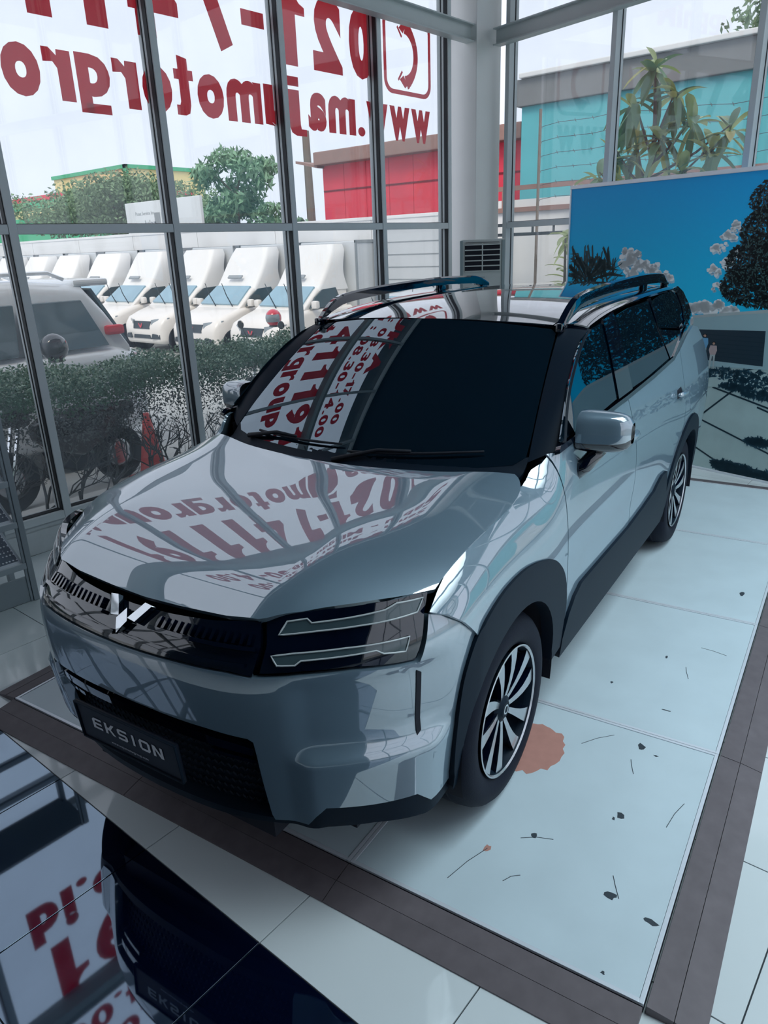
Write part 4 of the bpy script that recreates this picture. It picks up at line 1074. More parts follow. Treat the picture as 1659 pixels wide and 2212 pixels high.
# ---- brochure rack by the glass
mat('rack_grey', srgb(150, 160, 166), 0.45, var=.05)
mat('rack_shelf', srgb(168, 178, 184), 0.45, var=.05)
def dots(name):
    m = bpy.data.materials.new(name); m.use_nodes = True; nt = m.node_tree; b = nt.nodes['Principled BSDF']; b.inputs['Roughness'].default_value = .35
    tc = nt.nodes.new('ShaderNodeTexCoord'); vo = nt.nodes.new('ShaderNodeTexVoronoi'); vo.inputs['Scale'].default_value = 48; vo.inputs['Randomness'].default_value = .15
    nt.links.new(tc.outputs['Object'], vo.inputs['Vector'])
    rp = nt.nodes.new('ShaderNodeValToRGB'); rp.color_ramp.interpolation = 'CONSTANT'
    rp.color_ramp.elements[0].color = (*srgb(220, 226, 230), 1); rp.color_ramp.elements[1].position = .28; rp.color_ramp.elements[1].color = (*srgb(92, 104, 118), 1)
    nt.links.new(vo.outputs['Distance'], rp.inputs[0]); nt.links.new(rp.outputs[0], b.inputs['Base Color']); MAT[name] = m
dots('print_dots')
mat('print_paper', srgb(206, 214, 222), 0.35); mat('print_navy', srgb(36, 52, 76), 0.35, var=.3, scale=30)
RK = empty('brochure_rack', (1.74, 4.29, 0), R(-2)); tag(RK, 'grey metal brochure rack with sloping shelves by the glass wall', 'rack')
for x in (-.035, -1.0):
    MB().cbox(x, x+.035, 0, .05, 0, 1.75, .004).build('upright', 'rack_grey', RK)
    MB().cbox(x-.018, x-.004, .004, .02, .0, 1.75, .002).build('upright_rib', 'rack_grey', RK)
MB().cbox(-.965, -.036, .012, .03, 0.002, .165, .003).build('kick_panel', 'rack_grey', RK)
MB().cbox(-1.0, 0, .02, .40, 1.74, 1.76, .003).build('top', 'rack_grey', RK)
for x in (-.035, -1.0): MB().cbox(x, x+.035, .34, .39, 0, 1.75, .004).build('upright', 'rack_grey', RK)
for i, z in enumerate((.235, .50, .755, 1.01, 1.27)):
    s_ = MB().add([(-.96, .02, z), (-.04, .02, z), (-.04, .34, z+.20), (-.96, .34, z+.20), (-.96, .02, z-.012), (-.04, .02, z-.012), (-.04, .34, z+.188), (-.96, .34, z+.188)],
                  [(0, 1, 2, 3), (7, 6, 5, 4), (0, 4, 5, 1), (1, 5, 6, 2), (2, 6, 7, 3), (3, 7, 4, 0)]).build('shelf', 'rack_shelf', RK)
    MB().cbox(-.962, -.038, -.002, .02, z-.016, z+.022, .004).build('shelf_lip', 'rack_shelf', RK)
    for k in range(3):
        x1 = -.055-k*.30
        br = empty('brochure', (1.74, 4.29, 0), R(-2)); nm = ['lowest', 'second', 'third', 'fourth', 'top'][i]; pos = ['nearest the right upright', 'in the middle', 'at the far left end'][k]
        tag(br, f'printed car brochure on the {nm} shelf of the rack {pos}', 'brochure', 'brochures in the rack')
        sl = Vector((0, .32, .20)).normalized(); up_ = Vector((0, -.20, .32)).normalized()
        def Q(x, t, l): 
            p = Vector((x, .03, z+.007))+sl*t+up_*(.0015+l); return tuple(p)
        def card(nm_, xa, xb, t0, t1, l0, l1, mt):
            MB().add([Q(xa, t0, l0), Q(xb, t0, l0), Q(xb, t1, l0), Q(xa, t1, l0), Q(xa, t0, l1), Q(xb, t0, l1), Q(xb, t1, l1), Q(xa, t1, l1)],
                     [(3, 2, 1, 0), (4, 5, 6, 7), (0, 1, 5, 4), (1, 2, 6, 5), (2, 3, 7, 6), (3, 0, 4, 7)]).build(nm_, mt, br)
        card('cover', x1-.27, x1, .0, .34, 0, .004, 'print_paper')
        card('dotted_print', x1-.115, x1-.004, .03, .335, .004, .0045, 'print_dots')
        card('car_print', x1-.24, x1-.125, .06, .13, .004, .0045, 'print_navy')
# ================================================================== the yard outside
YZ = -0.30
mat('yard_paving', srgb(172, 174, 172), 0.85, var=.12, scale=2, bump=.2)
mat('concrete_white', srgb(226, 226, 226), 0.85, var=.07, scale=1.2, detail=8)
mat('concrete_grey', srgb(176, 176, 172), 0.85, var=.15, scale=2.5, detail=8)
mat('red_paint', srgb(222, 62, 82), 0.7, var=.16, scale=2.2, detail=8)
mat('red_seam', srgb(120, 24, 40), 0.7)
mat('teal_paint', srgb(92, 180, 188), 0.8, var=.14, scale=1.4, detail=8, bump=.4, bscale=4)
mat('cornice_grey', srgb(124, 126, 128), 0.85, var=.16, scale=1.5, detail=8)
mat('roof_brown', srgb(150, 118, 110), 0.8, var=.15)
mat('truck_white', srgb(236, 230, 224), 0.35, var=.03, coat=.4)
mat('truck_plastic', srgb(238, 236, 234), 0.5, var=.03)
mat('box_metal', srgb(206, 210, 214), 0.4, var=.06, scale=3)
mat('box_edge', srgb(150, 156, 160), 0.5)
mat('truck_glass', srgb(140, 172, 188), 0.05, var=.2, scale=2)
mat('truck_dark', srgb(46, 56, 64), 0.5, var=.2)
mat('truck_side_glass', srgb(58, 72, 78), 0.08, var=.3, scale=3)
mat('headlight_clear', srgb(138, 148, 154), 0.1, var=.2, scale=14, coat=1)
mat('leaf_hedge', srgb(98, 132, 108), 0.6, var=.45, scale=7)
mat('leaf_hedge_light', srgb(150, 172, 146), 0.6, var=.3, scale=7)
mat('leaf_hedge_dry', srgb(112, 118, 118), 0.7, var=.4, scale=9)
mat('twig', srgb(82, 84, 88), 0.8, var=.3, scale=20)
mat('leaf_tree', srgb(118, 146, 108), 0.6, var=.45, scale=1.5)
mat('leaf_tree2', srgb(122, 160, 128), 0.6, var=.35, scale=2)
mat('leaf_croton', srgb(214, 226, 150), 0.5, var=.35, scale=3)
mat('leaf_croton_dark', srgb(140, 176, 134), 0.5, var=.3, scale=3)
mat('leaf_yellow', srgb(242, 226, 140), 0.5, var=.25, scale=3)
mat('bark', srgb(120, 108, 98), 0.85, var=.25, scale=12)
mat('wire', srgb(70, 80, 88), 0.5)
mat('cone_red', srgb(206, 66, 62), 0.5); mat('helmet_red', srgb(214, 22, 52), 0.15, coat=1); mat('helmet_black', (.012, .015, .02), 0.12, coat=1)
mat('bike_black', (.02, .024, .03), 0.3, coat=.5); mat('bike_white', srgb(220, 222, 226), 0.3, coat=.5)
mat('sign_green', srgb(70, 176, 128), 0.6); mat('sign_yellow', srgb(228, 210, 150), 0.6); mat('sign_red', srgb(214, 70, 84), 0.6); mat('sign_white', srgb(222, 226, 228), 0.6, var=.05)
yd = MB().box(-40, 60, 5.35, 90, YZ-.2, YZ).box(8.3, 60, -40, 5.35, YZ-.2, YZ).box(-40, 8.3, -40, -4.95, YZ-.2, YZ).build('ground_yard', 'yard_paving'); tag(yd, kind='structure')
# ---- boundary wall behind the trucks, built of long panels
BWX = 15.2
bw = empty('wall_boundary', (BWX, 0, YZ)); tag(bw, kind='structure')
yy = 9.3
while yy < 46:
    MB().box(0, .16, yy, yy+3.58, 0, 2.92).cbox(-.02, .18, yy-.01, yy+3.60, 2.92, 3.0, .01).build('wall_panel', 'concrete_white', bw)
    yy += 3.6
for k in range(4):
    MB().box(-.6, -.44, 9.3-3.6*(k+1), 9.28-3.6*k, 0, 3.10).build('wall_panel', 'concrete_white', bw)
    for z_ in (2.86, 3.28): MB().box(-.66, -.60, 9.3-3.6*(k+1), 9.28-3.6*k, z_, z_+.09).build('pipe_rail', 'roof_brown', bw)
    for q in (.6, 2.4): MB().box(-.655, -.605, 9.28-3.6*k-q-.05, 9.28-3.6*k-q, 2.86, 3.3).build('rail_post', 'roof_brown', bw)
# corrugated sheet along the right-hand wall
wv = [(-.9, 7.0-.035*k, 3.22+.06*math.sin(k*.62)) for k in range(170)]
m = MB(); m.add([p for p in wv]+[(p[0], p[1], 2.2) for p in wv]+[(p[0]+.02, p[1], p[2]) for p in wv]+[(p[0]+.02, p[1], 2.2) for p in wv],
      [(i, i+1, 170+i+1, 170+i) for i in range(169)]+[(340+i, 510+i, 510+i+1, 340+i+1) for i in range(169)]+[(i, 340+i, 340+i+1, i+1) for i in range(169)])
o = m.build('corrugated_sheet', 'concrete_white', bw)
# ---- red and teal buildings
rb = empty('red_building', (17.6, 0, YZ)); tag(rb, 'red corrugated shed with brown roof edge beyond the boundary wall', 'building')
for k in range(8):
    y0 = 9.9+k*.86
    MB().box(0, .1, y0, y0+.845, 1.5, 4.62).build('wall_sheet', 'red_paint', rb)
for z_ in (2.55, 3.9): MB().box(-.02, .0, 9.9, 16.75, z_, z_+.04).build('sheet_seam', 'red_seam', rb)
MB().cbox(-.35, 3, 9.8, 16.8, 4.62, 4.98, .03).build('roof_edge', 'roof_brown', rb)
MB().box(.1, 6, 9.9, 16.7, 0, 4.62).build('shed_body', 'red_paint', rb)
m = MB().add([(-.3, 16.7, 4.55), (2.5, 16.7, 4.55), (2.5, 17.6, 4.75), (-.3, 17.6, 4.75), (-.3, 16.7, 4.62), (2.5, 16.7, 4.62), (2.5, 17.6, 4.82), (-.3, 17.6, 4.82)], [(3, 2, 1, 0), (4, 5, 6, 7), (0, 1, 5, 4), (1, 2, 6, 5), (2, 3, 7, 6), (3, 0, 4, 7)])
m.build('side_awning', 'roof_brown', rb)
tb = empty('teal_building', (16.6, 0, YZ)); tag(tb, 'peeling teal concrete building with grey cornice beyond the corner window', 'building')
MB().box(0, 8, -14, 9.42, 0, 5.15).build('wall_block', 'teal_paint', tb)
MB().cbox(-.12, 8, -14, 9.50, 5.15, 5.70, .02).build('cornice', 'cornice_grey', tb)
MB().cbox(-.22, 8, -14, 9.4, 5.70, 5.80, .02).build('coping', 'concrete_white', tb)
for y0 in (7.35, 6.75): MB().box(-.03, .0, y0, y0+.5, 2.5, 3.35).build('window_pane', 'truck_side_glass', tb)
# barbed wires on slim posts
for k in range(6):
    z_ = 2.75+k*.26
    P = [(14.2, 7.6-.35*j, z_+.05*math.sin(j*.45)+.02*math.sin(j*1.7)) for j in range(40)]
    w_ = MB().tube(P, .005, 4, caps=False)
    for j in range(0, 40): w_.tube([(14.2, 7.6-.35*j, P[j][2]-.03), (14.2, 7.63-.35*j, P[j][2]+.03)], .006, 3, caps=False)
    o = w_.build('barbed_wire', 'wire'); tag(o, ['lowest', 'second', 'third', 'fourth', 'fifth', 'topmost'][k]+' barbed wire strand from below before the teal wall', 'wire', 'barbed wire strands')
o = MB().tube([(14.15, 7.62, YZ), (14.15, 7.62, 4.35)], .03, 8).build('wire_post', 'bark'); tag(o, 'slim wooden post holding the barbed wires at the shed corner', 'post')
o = MB().tube([(21.0, 20.7, YZ), (21.0, 20.75, 6.0)], [.20, .13], 10).build('utility_pole', 'bark'); tag(o, 'tall bare utility pole left of the red shed', 'pole')
# ---- gate frame
gt = empty('gate_frame', (13.6, 9.0, YZ)); tag(gt, 'dark steel gate frame against the white wall beside the pillar', 'gate')
for y0 in (0, -.16): MB().box(-.03, .03, y0-.04, y0+.04, 0, 2.62).build('gate_post', 'truck_dark', gt)
for z_ in (2.38, 2.56): MB().box(-.03, .03, -2.6, 0, z_, z_+.06).build('gate_rail', 'truck_dark', gt)
for k in range(5): MB().box(-.02, .02, -.7-.45*k, -.67-.45*k, 2.40, 2.58).build('gate_bar', 'truck_dark', gt)

# ---- lofted bodies
def rr_ring(x, hw, z0, z1, r=.08, n=4, yc=0):
    p = []
    r = min(r, hw*.9, (z1-z0)*.45)
    for (sy, sz, a0) in ((1, 1, 0), (-1, 1, 90), (-1, -1, 180), (1, -1, 270)):
        for k in range(n+1):
            a = R(a0+90*k/n); p.append((x, yc+sy*(hw-r)+r*math.cos(a), (z1-r if sz > 0 else z0+r)+r*math.sin(a)))
    return p
def loft(rings):
    m = MB(); n = len(rings[0]); vs = [p for g in rings for p in g]; fs = []
    for i in range(len(rings)-1):
        for k in range(n): fs.append((i*n+k, i*n+(k+1) % n, (i+1)*n+(k+1) % n, (i+1)*n+k))
    fs.append(tuple(reversed(range(n)))); fs.append(tuple((len(rings)-1)*n+k for k in range(n)))
    return m.add(vs, fs)
def quadslab(mb, pts, n, t=.012):
    """thin slab on four points pushed along n"""
    n = Vector(n).normalized(); a = [Vector(p)+n*t for p in pts]; b = [Vector(p)-n*.02 for p in pts]; k = len(pts)
    fs = [tuple(range(k)), tuple(reversed(range(k, 2*k)))]+[(i, k+i, k+(i+1) % k, (i+1) % k) for i in range(k)]
    return mb.add([tuple(p) for p in a+b], fs)
def wheel_small(par, x, y, r_, w, mt='tyre_rubber', hub='machined_alloy'):
    W_ = empty('wheel', (x, y, r_), 0, par)
    MB().lathe([(r_*.62, -w/2), (r_*.92, -w/2), (r_, -w*.35), (r_, w*.35), (r_*.92, w/2), (r_*.62, w/2)], 24, 'y').build('tyre', mt, W_, smooth=True, angle=40)
    MB().lathe([(0, -w*.40), (r_*.3, -w*.44), (r_*.62, -w*.30), (r_*.62, w*.30), (r_*.3, w*.44), (0, w*.40)], 20, 'y').build('hub', hub, W_, smooth=True)
def make_truck():
    T = empty('pickup_truck', (0, 0, 0))
    loft([rr_ring(0, .68, .30, .64, .10), rr_ring(.05, .76, .24, .74, .12), rr_ring(.16, .80, .22, .86, .12), rr_ring(.45, .825, .22, .97, .13), rr_ring(.82, .83, .22, 1.08, .12), rr_ring(1.3, .83, .22, 1.09, .08), rr_ring(2.28, .83, .24, 1.09, .08)]).build('body', 'truck_white', T, smooth=True, angle=50)
    loft([rr_ring(.80, .77, 1.02, 1.07, .03), rr_ring(1.05, .745, 1.02, 1.27, .07), rr_ring(1.30, .71, 1.02, 1.46, .09), rr_ring(1.44, .69, 1.02, 1.53, .09), rr_ring(1.9, .69, 1.02, 1.56, .09), rr_ring(2.26, .68, 1.02, 1.54, .09)]).build('cabin', 'truck_white', T, smooth=True, angle=50)
    rg = []
    for t in np.linspace(0, 1, 9):
        xf = 1.30+.66*t**.85; xr = 2.34-.13*math.sin(math.pi*min(1, t*1.15))+.02*t; hw = .70-.02*t-.12*t**5; z_ = 1.47+.90*t
        r_ = .12; p = []
        for (sx, sy, a0) in ((1, 1, 0), (-1, 1, 90), (-1, -1, 180), (1, -1, 270)):
            for k in range(5):
                a = R(a0+90*k/4); p.append(((xr-r_*.3 if sx > 0 else xf+r_)+(r_*.3 if sx > 0 else r_)*math.cos(a), sy*(hw-r_)+r_*math.sin(a), z_-(.04*(1-t))))
        rg.append(p)
    loft(rg).build('wind_fairing', 'truck_plastic', T, smooth=True, angle=55)
    quadslab(MB(), [(1.40, .24, 1.70), (1.40, -.24, 1.70), (1.46, -.24, 1.76), (1.46, .24, 1.76)], (-.75, 0, .6), .012).build('fairing_slot', 'box_edge', T)
    bx = MB().cbox(2.42, 4.7, -.86, .86, .82, 2.42, .02)
    bx.build('cargo_box', 'box_metal', T)
    for x0, x1, z0, z1 in ((2.41, 2.47, .82, 2.43), (4.65, 4.71, .82, 2.43)):
        for s_ in (-1, 1): MB().box(x0, x1, s_*.85, s_*.875, z0, z1).build('box_post', 'box_edge', T)
    for s_ in (-1, 1): MB().box(2.41, 4.71, s_*.85, s_*.875, 2.38, 2.44).build('box_rail', 'box_edge', T)
    n = (-.66, 0, .75)
    quadslab(MB(), [(.87, .66, 1.135), (.87, -.66, 1.135), (1.37, -.60, 1.505), (1.37, .60, 1.505)], n, .035).build('windscreen', 'truck_glass', T)
    for s_ in (-1, 1):
        quadslab(MB(), [(.98, s_*.795, 1.10), (1.98, s_*.78, 1.12), (1.86, s_*.715, 1.48), (1.46, s_*.715, 1.46), (1.2, s_*.745, 1.32)] if s_ > 0 else [(1.2, s_*.745, 1.32), (1.46, s_*.715, 1.46), (1.86, s_*.715, 1.48), (1.98, s_*.78, 1.12), (.98, s_*.795, 1.10)], (0, s_, .18), .03).build('side_window', 'truck_side_glass', T)
        quadslab(MB(), [(.085, s_*.36, .66), (.20, s_*.72, .70), (.33, s_*.79, .83), (.15, s_*.50, .80), (.10, s_*.36, .78)] if s_ < 0 else [(.10, s_*.36, .78), (.15, s_*.50, .80), (.33, s_*.79, .83), (.20, s_*.72, .70), (.085, s_*.36, .66)], (-.9, s_*.4, .3), .075).build('headlamp', 'headlight_clear', T)
        quadslab(MB(), [(.0, s_*.42, .36), (.06, s_*.70, .36), (.07, s_*.70, .46), (.02, s_*.46, .48)] if s_ < 0 else [(.02, s_*.46, .48), (.07, s_*.70, .46), (.06, s_*.70, .36), (.0, s_*.42, .36)], (-.95, s_*.25, 0), .06).build('fog_lamp', 'truck_dark', T)
        mr = MB().cbox(.98, 1.10, s_*.84, s_*1.00, 1.10, 1.26, .04); mr.tube([(1.04, s_*.78, 1.10), (1.04, s_*.88, 1.14)], .025, 6); mr.build('wing_mirror', 'truck_white', T, smooth=True, angle=50)
        # the wiper arms stand lifted off the glass
        MB().tube([(.84, .30*s_-.2, 1.11), (.76, .30*s_-.12, 1.36), (.74, .30*s_-.02, 1.62)], [.014, .012, .008], 5).build('wiper', 'truck_dark', T)
        for xw in (.52, 3.55):
            wheel_small(T, xw, s_*.73, .29, .18)
            MB().lathe([(.0, s_*.835), (.33, s_*.835), (.335, s_*.80)], 24, 'y', (xw, 0, .31)).build('wheel_arch', 'gap_black', T)
    quadslab(MB(), [(.035, .34, .58), (.035, -.34, .58), (.085, -.36, .76), (.085, .36, .76)], (-1, 0, .2), .05).build('grille', 'truck_dark', T)
    quadslab(MB(), [(.01, .36, .36), (.01, -.36, .36), (.02, -.34, .45), (.02, .34, .45)], (-1, 0, 0), .03).build('bumper_intake', 'truck_dark', T)
    em = MB()
    for s_ in (-1, 1): em.add([(-.025, s_*.085, .72), (-.025, s_*.05, .72), (-.03, 0, .65), (-.03, 0, .61), (-.028, s_*.03, .63)], [(0, 1, 2, 3, 4)])
    em.build('badge', 'sign_red', T, recalc=True)
    MB().box(.3, 4.6, -.45, .45, .28, .80).build('chassis', 'gap_black', T)
    return T
ords = ['nearest', 'second', 'third', 'fourth', 'fifth', 'sixth', 'seventh', 'eighth', 'ninth', 'tenth']
T0 = make_truck()
TRY = [12.15+2.12*k for k in range(10)]
for k, ty in enumerate(TRY):
    t = T0 if k == 0 else dup(T0)
    t.location = (10.35+.03*((k*7) % 5-2), ty, YZ); t.rotation_euler = (0, 0, R(((k*5) % 3-1)*.8))
    tag(t, f'white box pickup with tall wind fairing, {ords[k]} in the row counted from the red shed', 'truck', 'white trucks in the yard row')
# pale car with roof bars at the near end of the row
PC = empty('pale_hatchback', (9.2, 8.25, YZ)); PC.scale = (.88, .88, .90); tag(PC, 'pale blue-grey car with roof bars parked nearest the gate', 'car')
loft([rr_ring(0, .66, .32, .66, .1), rr_ring(.08, .78, .24, .80, .14), rr_ring(.5, .83, .22, .98, .14), rr_ring(.95, .84, .22, 1.06, .12), rr_ring(2.0, .84, .22, 1.08, .1), rr_ring(4.0, .82, .26, 1.08, .1), rr_ring(4.1, .74, .3, 1.0, .1)]).build('body', 'box_metal', PC, smooth=True, angle=50)
loft([rr_ring(.92, .76, 1.0, 1.08, .03), rr_ring(1.3, .72, 1.0, 1.38, .1), rr_ring(1.75, .68, 1.0, 1.62, .12), rr_ring(2.6, .68, 1.0, 1.66, .12), rr_ring(3.6, .66, 1.0, 1.60, .12), rr_ring(4.05, .66, 1.0, 1.15, .06)]).build('cabin', 'box_metal', PC, smooth=True, angle=50)
quadslab(MB(), [(.99, .68, 1.12), (.99, -.68, 1.12), (1.66, -.60, 1.58), (1.66, .60, 1.58)], (-.6, 0, .8), .016).build('windscreen', 'truck_glass', PC)
for s_ in (-1, 1):
    quadslab(MB(), [(1.3, s_*.775, 1.10), (3.5, s_*.765, 1.10), (3.2, s_*.70, 1.52), (1.85, s_*.70, 1.54)] if s_ > 0 else [(1.85, s_*.70, 1.54), (3.2, s_*.70, 1.52), (3.5, s_*.765, 1.10), (1.3, s_*.775, 1.10)], (0, s_, .15), .012).build('side_window', 'truck_side_glass', PC)
    MB().tube([(1.7, s_*.60, 1.66), (1.85, s_*.60, 1.76), (3.2, s_*.60, 1.76), (3.4, s_*.60, 1.66)], .016, 6).build('roof_bar', 'truck_dark', PC)
    for xw in (.75, 3.3): wheel_small(PC, xw, s_*.74, .31, .18)
    MB().tube([(.98, .3*s_-.2, 1.12), (.90, .3*s_-.1, 1.38), (.88, .3*s_, 1.62)], [.014, .012, .008], 5).build('wiper', 'truck_dark', PC)
    MB().cbox(1.12, 1.24, s_*.84, s_*1.0, 1.08, 1.22, .04).build('wing_mirror', 'box_metal', PC, smooth=True, angle=50)
MB().tube([(1.95, .1, 1.66), (2.0, .1, 1.86)], .008, 5).build('aerial', 'truck_dark', PC)
# white panel van standing behind it, side on
VB = empty('container_box', (13.3, 10.90, YZ)); tag(VB, 'large white ribbed cargo container behind the pale car', 'container')
MB().cbox(0, 1.6, -1.8, .28, .55, 2.72, .015).build('box_shell', 'box_metal', VB)
for k in range(7): MB().box(-.012, 0, -1.86, .26, .80+k*.26, .815+k*.26).build('rib', 'box_edge', VB)
for y0 in (-1.9, .24): MB().box(-.02, 0, y0, y0+.06, .55, 2.72).build('corner_post', 'box_edge', VB)
MB().box(-.02, 0, -1.9, .3, 2.64, 2.72).build('top_rail', 'box_edge', VB)
MB().box(.1, 1.5, -1.7, .1, 0, .55).build('undercarriage', 'truck_dark', VB)

# ---- white people carrier near the hedge, rear towards the shed
WS = empty('white_suv', (5.02, 8.72, YZ), R(180-3)); WS.scale = (1.08, 1.08, 1.06); tag(WS, 'white suv with dark side glass and red tail lamp parked behind the hedge', 'car')
def wsq(mb, pts, nm, mt, s_=1):
    return quadslab(mb, pts if s_ > 0 else list(reversed(pts)), (0, s_, .22), .012).build(nm, mt, WS)
mat('suv_white', srgb(228, 232, 236), 0.2, coat=1.0, var=.02)
mat('suv_glass', srgb(92, 110, 118), 0.05, var=.3, scale=1.2)
loft([rr_ring(0, .72, .40, 1.05, .14), rr_ring(.06, .82, .32, 1.18, .16), rr_ring(.35, .90, .28, 1.24, .14), rr_ring(1.0, .92, .26, 1.23, .12), rr_ring(3.4, .92, .26, 1.20, .12), rr_ring(4.2, .90, .28, 1.12, .14), rr_ring(4.65, .80, .34, .98, .14), rr_ring(4.75, .66, .4, .85, .1)]).build('body', 'suv_white', WS, smooth=True, angle=50)
loft([rr_ring(.16, .80, 1.15, 1.24, .03), rr_ring(.36, .77, 1.15, 1.62, .1), rr_ring(.55, .74, 1.15, 1.90, .14), rr_ring(1.2, .735, 1.15, 1.965, .15), rr_ring(2.2, .73, 1.15, 1.97, .15), rr_ring(2.9, .71, 1.15, 1.90, .15), rr_ring(3.5, .76, 1.15, 1.40, .08), rr_ring(3.75, .78, 1.12, 1.18, .03)]).build('cabin', 'suv_white', WS, smooth=True, angle=55)
for s_ in (-1, 1):
    wsq(MB(), [(.42, s_*.845, 1.27), (.42+.86, s_*.865, 1.26), (1.22, s_*.785, 1.74), (.62, s_*.785, 1.74)], 'quarter_window', 'suv_glass', -s_)
    wsq(MB(), [(1.36, s_*.865, 1.26), (2.3, s_*.865, 1.25), (2.3, s_*.785, 1.74), (1.30, s_*.785, 1.74)], 'rear_door_window', 'suv_glass', -s_)
    wsq(MB(), [(2.38, s_*.865, 1.25), (3.3, s_*.865, 1.23), (2.85, s_*.785, 1.72), (2.38, s_*.785, 1.74)], 'front_door_window', 'suv_glass', -s_)
    MB().cbox(.20, .40, s_*.74, s_*.835, 1.36, 1.46, .03).build('tail_lamp', 'sign_red', WS)
    MB().tube([(.7, s_*.66, 1.95), (.85, s_*.66, 2.02), (2.5, s_*.66, 2.03), (2.7, s_*.66, 1.95)], .02, 6).build('roof_rail', 'suv_white', WS)
    for xw in (.95, 3.75): wheel_small(WS, xw, s_*.82, .36, .2)
MB().cbox(.24, .62, -.70, .70, 1.87, 1.94, .025).build('roof_spoiler', 'suv_white', WS)
quadslab(MB(), [(.13, -.70, 1.28), (.13, .70, 1.28), (.42, .64, 1.84), (.42, -.64, 1.84)], (-.9, 0, .4), .012).build('rear_window', 'suv_glass', WS)

# ---- motorcycles with their riders' helmets
def motorbike(name, loc, rz, label, paint):
    B_ = empty(name, loc, rz); tag(B_, label, 'motorcycle')
    for xw in (-.62, .62): wheel_small(B_, xw, 0, .29, .10)
    loft([rr_ring(-.30, .06, .62, .78, .04), rr_ring(-.15, .12, .50, .84, .06), rr_ring(.15, .13, .38, .80, .06), rr_ring(.5, .10, .52, .78, .05), rr_ring(.85, .07, .70, .84, .03)]).build('body', paint, B_, smooth=True, angle=50)
    MB().cbox(.02, .75, -.12, .12, .78, .86, .03).build('seat', 'bike_black', B_, smooth=True, angle=50)
    loft([rr_ring(-.60, .06, .84, .96, .04), rr_ring(-.50, .14, .80, 1.02, .06), rr_ring(-.36, .10, .80, 1.04, .05)]).build('front_cowl', paint, B_, smooth=True, angle=50)
    MB().lathe([(0, -.62), (.07, -.615), (.085, -.58)], 16, 'x', (0, 0, .92)).build('headlamp', 'headlight_clear', B_, smooth=True)
    MB().tube([(-.30, -.36, 1.06), (-.36, -.2, 1.03), (-.38, 0, 1.0), (-.36, .2, 1.03), (-.30, .36, 1.06)], .016, 6).build('handlebar', 'truck_dark', B_)
    for s_ in (-1, 1):
        m = MB().tube([(-.34, s_*.26, 1.05), (-.36, s_*.30, 1.16), (-.36, s_*.34, 1.24)], .008, 5)
        m.lathe([(0, -.012), (.05, -.010), (.06, 0), (.05, .010), (0, .012)], 12, 'x', (-.36, s_*.36, 1.28)); m.build('mirror', 'bike_black', B_)
        MB().tube([(-.62, s_*.06, .29), (-.42, s_*.06, .95)], .02, 6).build('fork', 'chrome', B_)
    return B_
def helmet(name, loc, rz, mt, label):
    H_ = empty(name, loc, rz); tag(H_, label, 'helmet')
    m = MB(); rg = []
    for i in range(9):
        ph_ = math.pi*(i/8)*.80; r_ = math.sin(ph_)*.125; z_ = math.cos(ph_)*.135
        rg.append([(r_*1.1*math.cos(2*math.pi*k/18), r_*math.sin(2*math.pi*k/18), z_) for k in range(19)])
    m.grid(rg, flip=True).build('shell', mt, H_, smooth=True)
    v = MB(); rg = []
    for i in range(5):
        ph_ = math.pi*(.36+.07*i); r_ = math.sin(ph_)*.129; z_ = math.cos(ph_)*.137
        rg.append([(-r_*1.1*math.cos(R(a)), r_*math.sin(R(a)), z_) for a in range(-62, 63, 12)])
    v.grid(rg).build('visor', 'headlight_clear' if mt == 'helmet_red' else 'bike_black', H_, smooth=True)
    MB().lathe([(.075, -.112), (.085, -.135), (.07, -.14)], 16, 'z').build('neck_roll', 'bike_black', H_)
    return H_
motorbike('motorbike', (3.42, 7.08, YZ), R(6), 'black motorcycle with round mirrors in front of the white suv', 'bike_black')
helmet('crash_helmet', (3.52, 7.10, 1.17), R(20), 'helmet_black', 'glossy black crash helmet hanging over the hedge before the white suv')
motorbike('motorbike', (7.55, 8.35, YZ), R(12), 'white motorcycle below the red helmet in front of the trucks', 'bike_white')
helmet('crash_helmet', (7.95, 8.82, 0.995), R(35), 'helmet_red', 'red and white crash helmet on the white motorcycle')
CN = empty('traffic_cone', (4.22, 6.80, YZ)); tag(CN, 'red traffic cone half hidden behind the hedge stems', 'cone')
MB().lathe([(0, .72), (.03, .72), (.15, .05)], 20, 'z').build('body', 'cone_red', CN, smooth=True); MB().cbox(-.2, .2, -.2, .2, 0, .05, .02).build('base', 'cone_red', CN)
MB().lathe([(.088, .38), (.116, .23)], 20, 'z').build('band', 'sign_white', CN, smooth=True)

# ---- greenery
def leaf_cards(mb, rng, centres, n, ln, wd, mi=0, droop=0.0):
    """centres: list of (c, (rx,ry,rz)); scatter leaf cards through the ellipsoids"""
    C_ = np.repeat(np.array([c_ for c_, _ in centres], float), n, 0); Rr = np.repeat(np.array([r_ for _, r_ in centres], float), n, 0); N = len(C_)
    d_ = rng.normal(size=(N, 3)); d_ /= np.linalg.norm(d_, axis=1, keepdims=True)
    p = C_+d_*Rr*(rng.random((N, 1))**.42)
    t = rng.normal(size=(N, 3)); t[:, 2] -= droop; t /= np.linalg.norm(t, axis=1, keepdims=True)
    s_ = np.cross(t, rng.normal(size=(N, 3))); s_ /= (np.linalg.norm(s_, axis=1, keepdims=True)+1e-9)
    l = ln*rng.uniform(.6, 1.3, (N, 1)); w = wd*rng.uniform(.7, 1.3, (N, 1))
    V_ = np.stack([p-t*l*.5, p+s_*w*.5, p+t*l*.5, p-s_*w*.5], 1).reshape(-1, 3)
    b0 = len(mb.v); mb.v += [tuple(q) for q in V_.tolist()]
    mb.f += [(b0+4*k, b0+4*k+1, b0+4*k+2, b0+4*k+3) for k in range(N)]; mb.m += [mi]*N
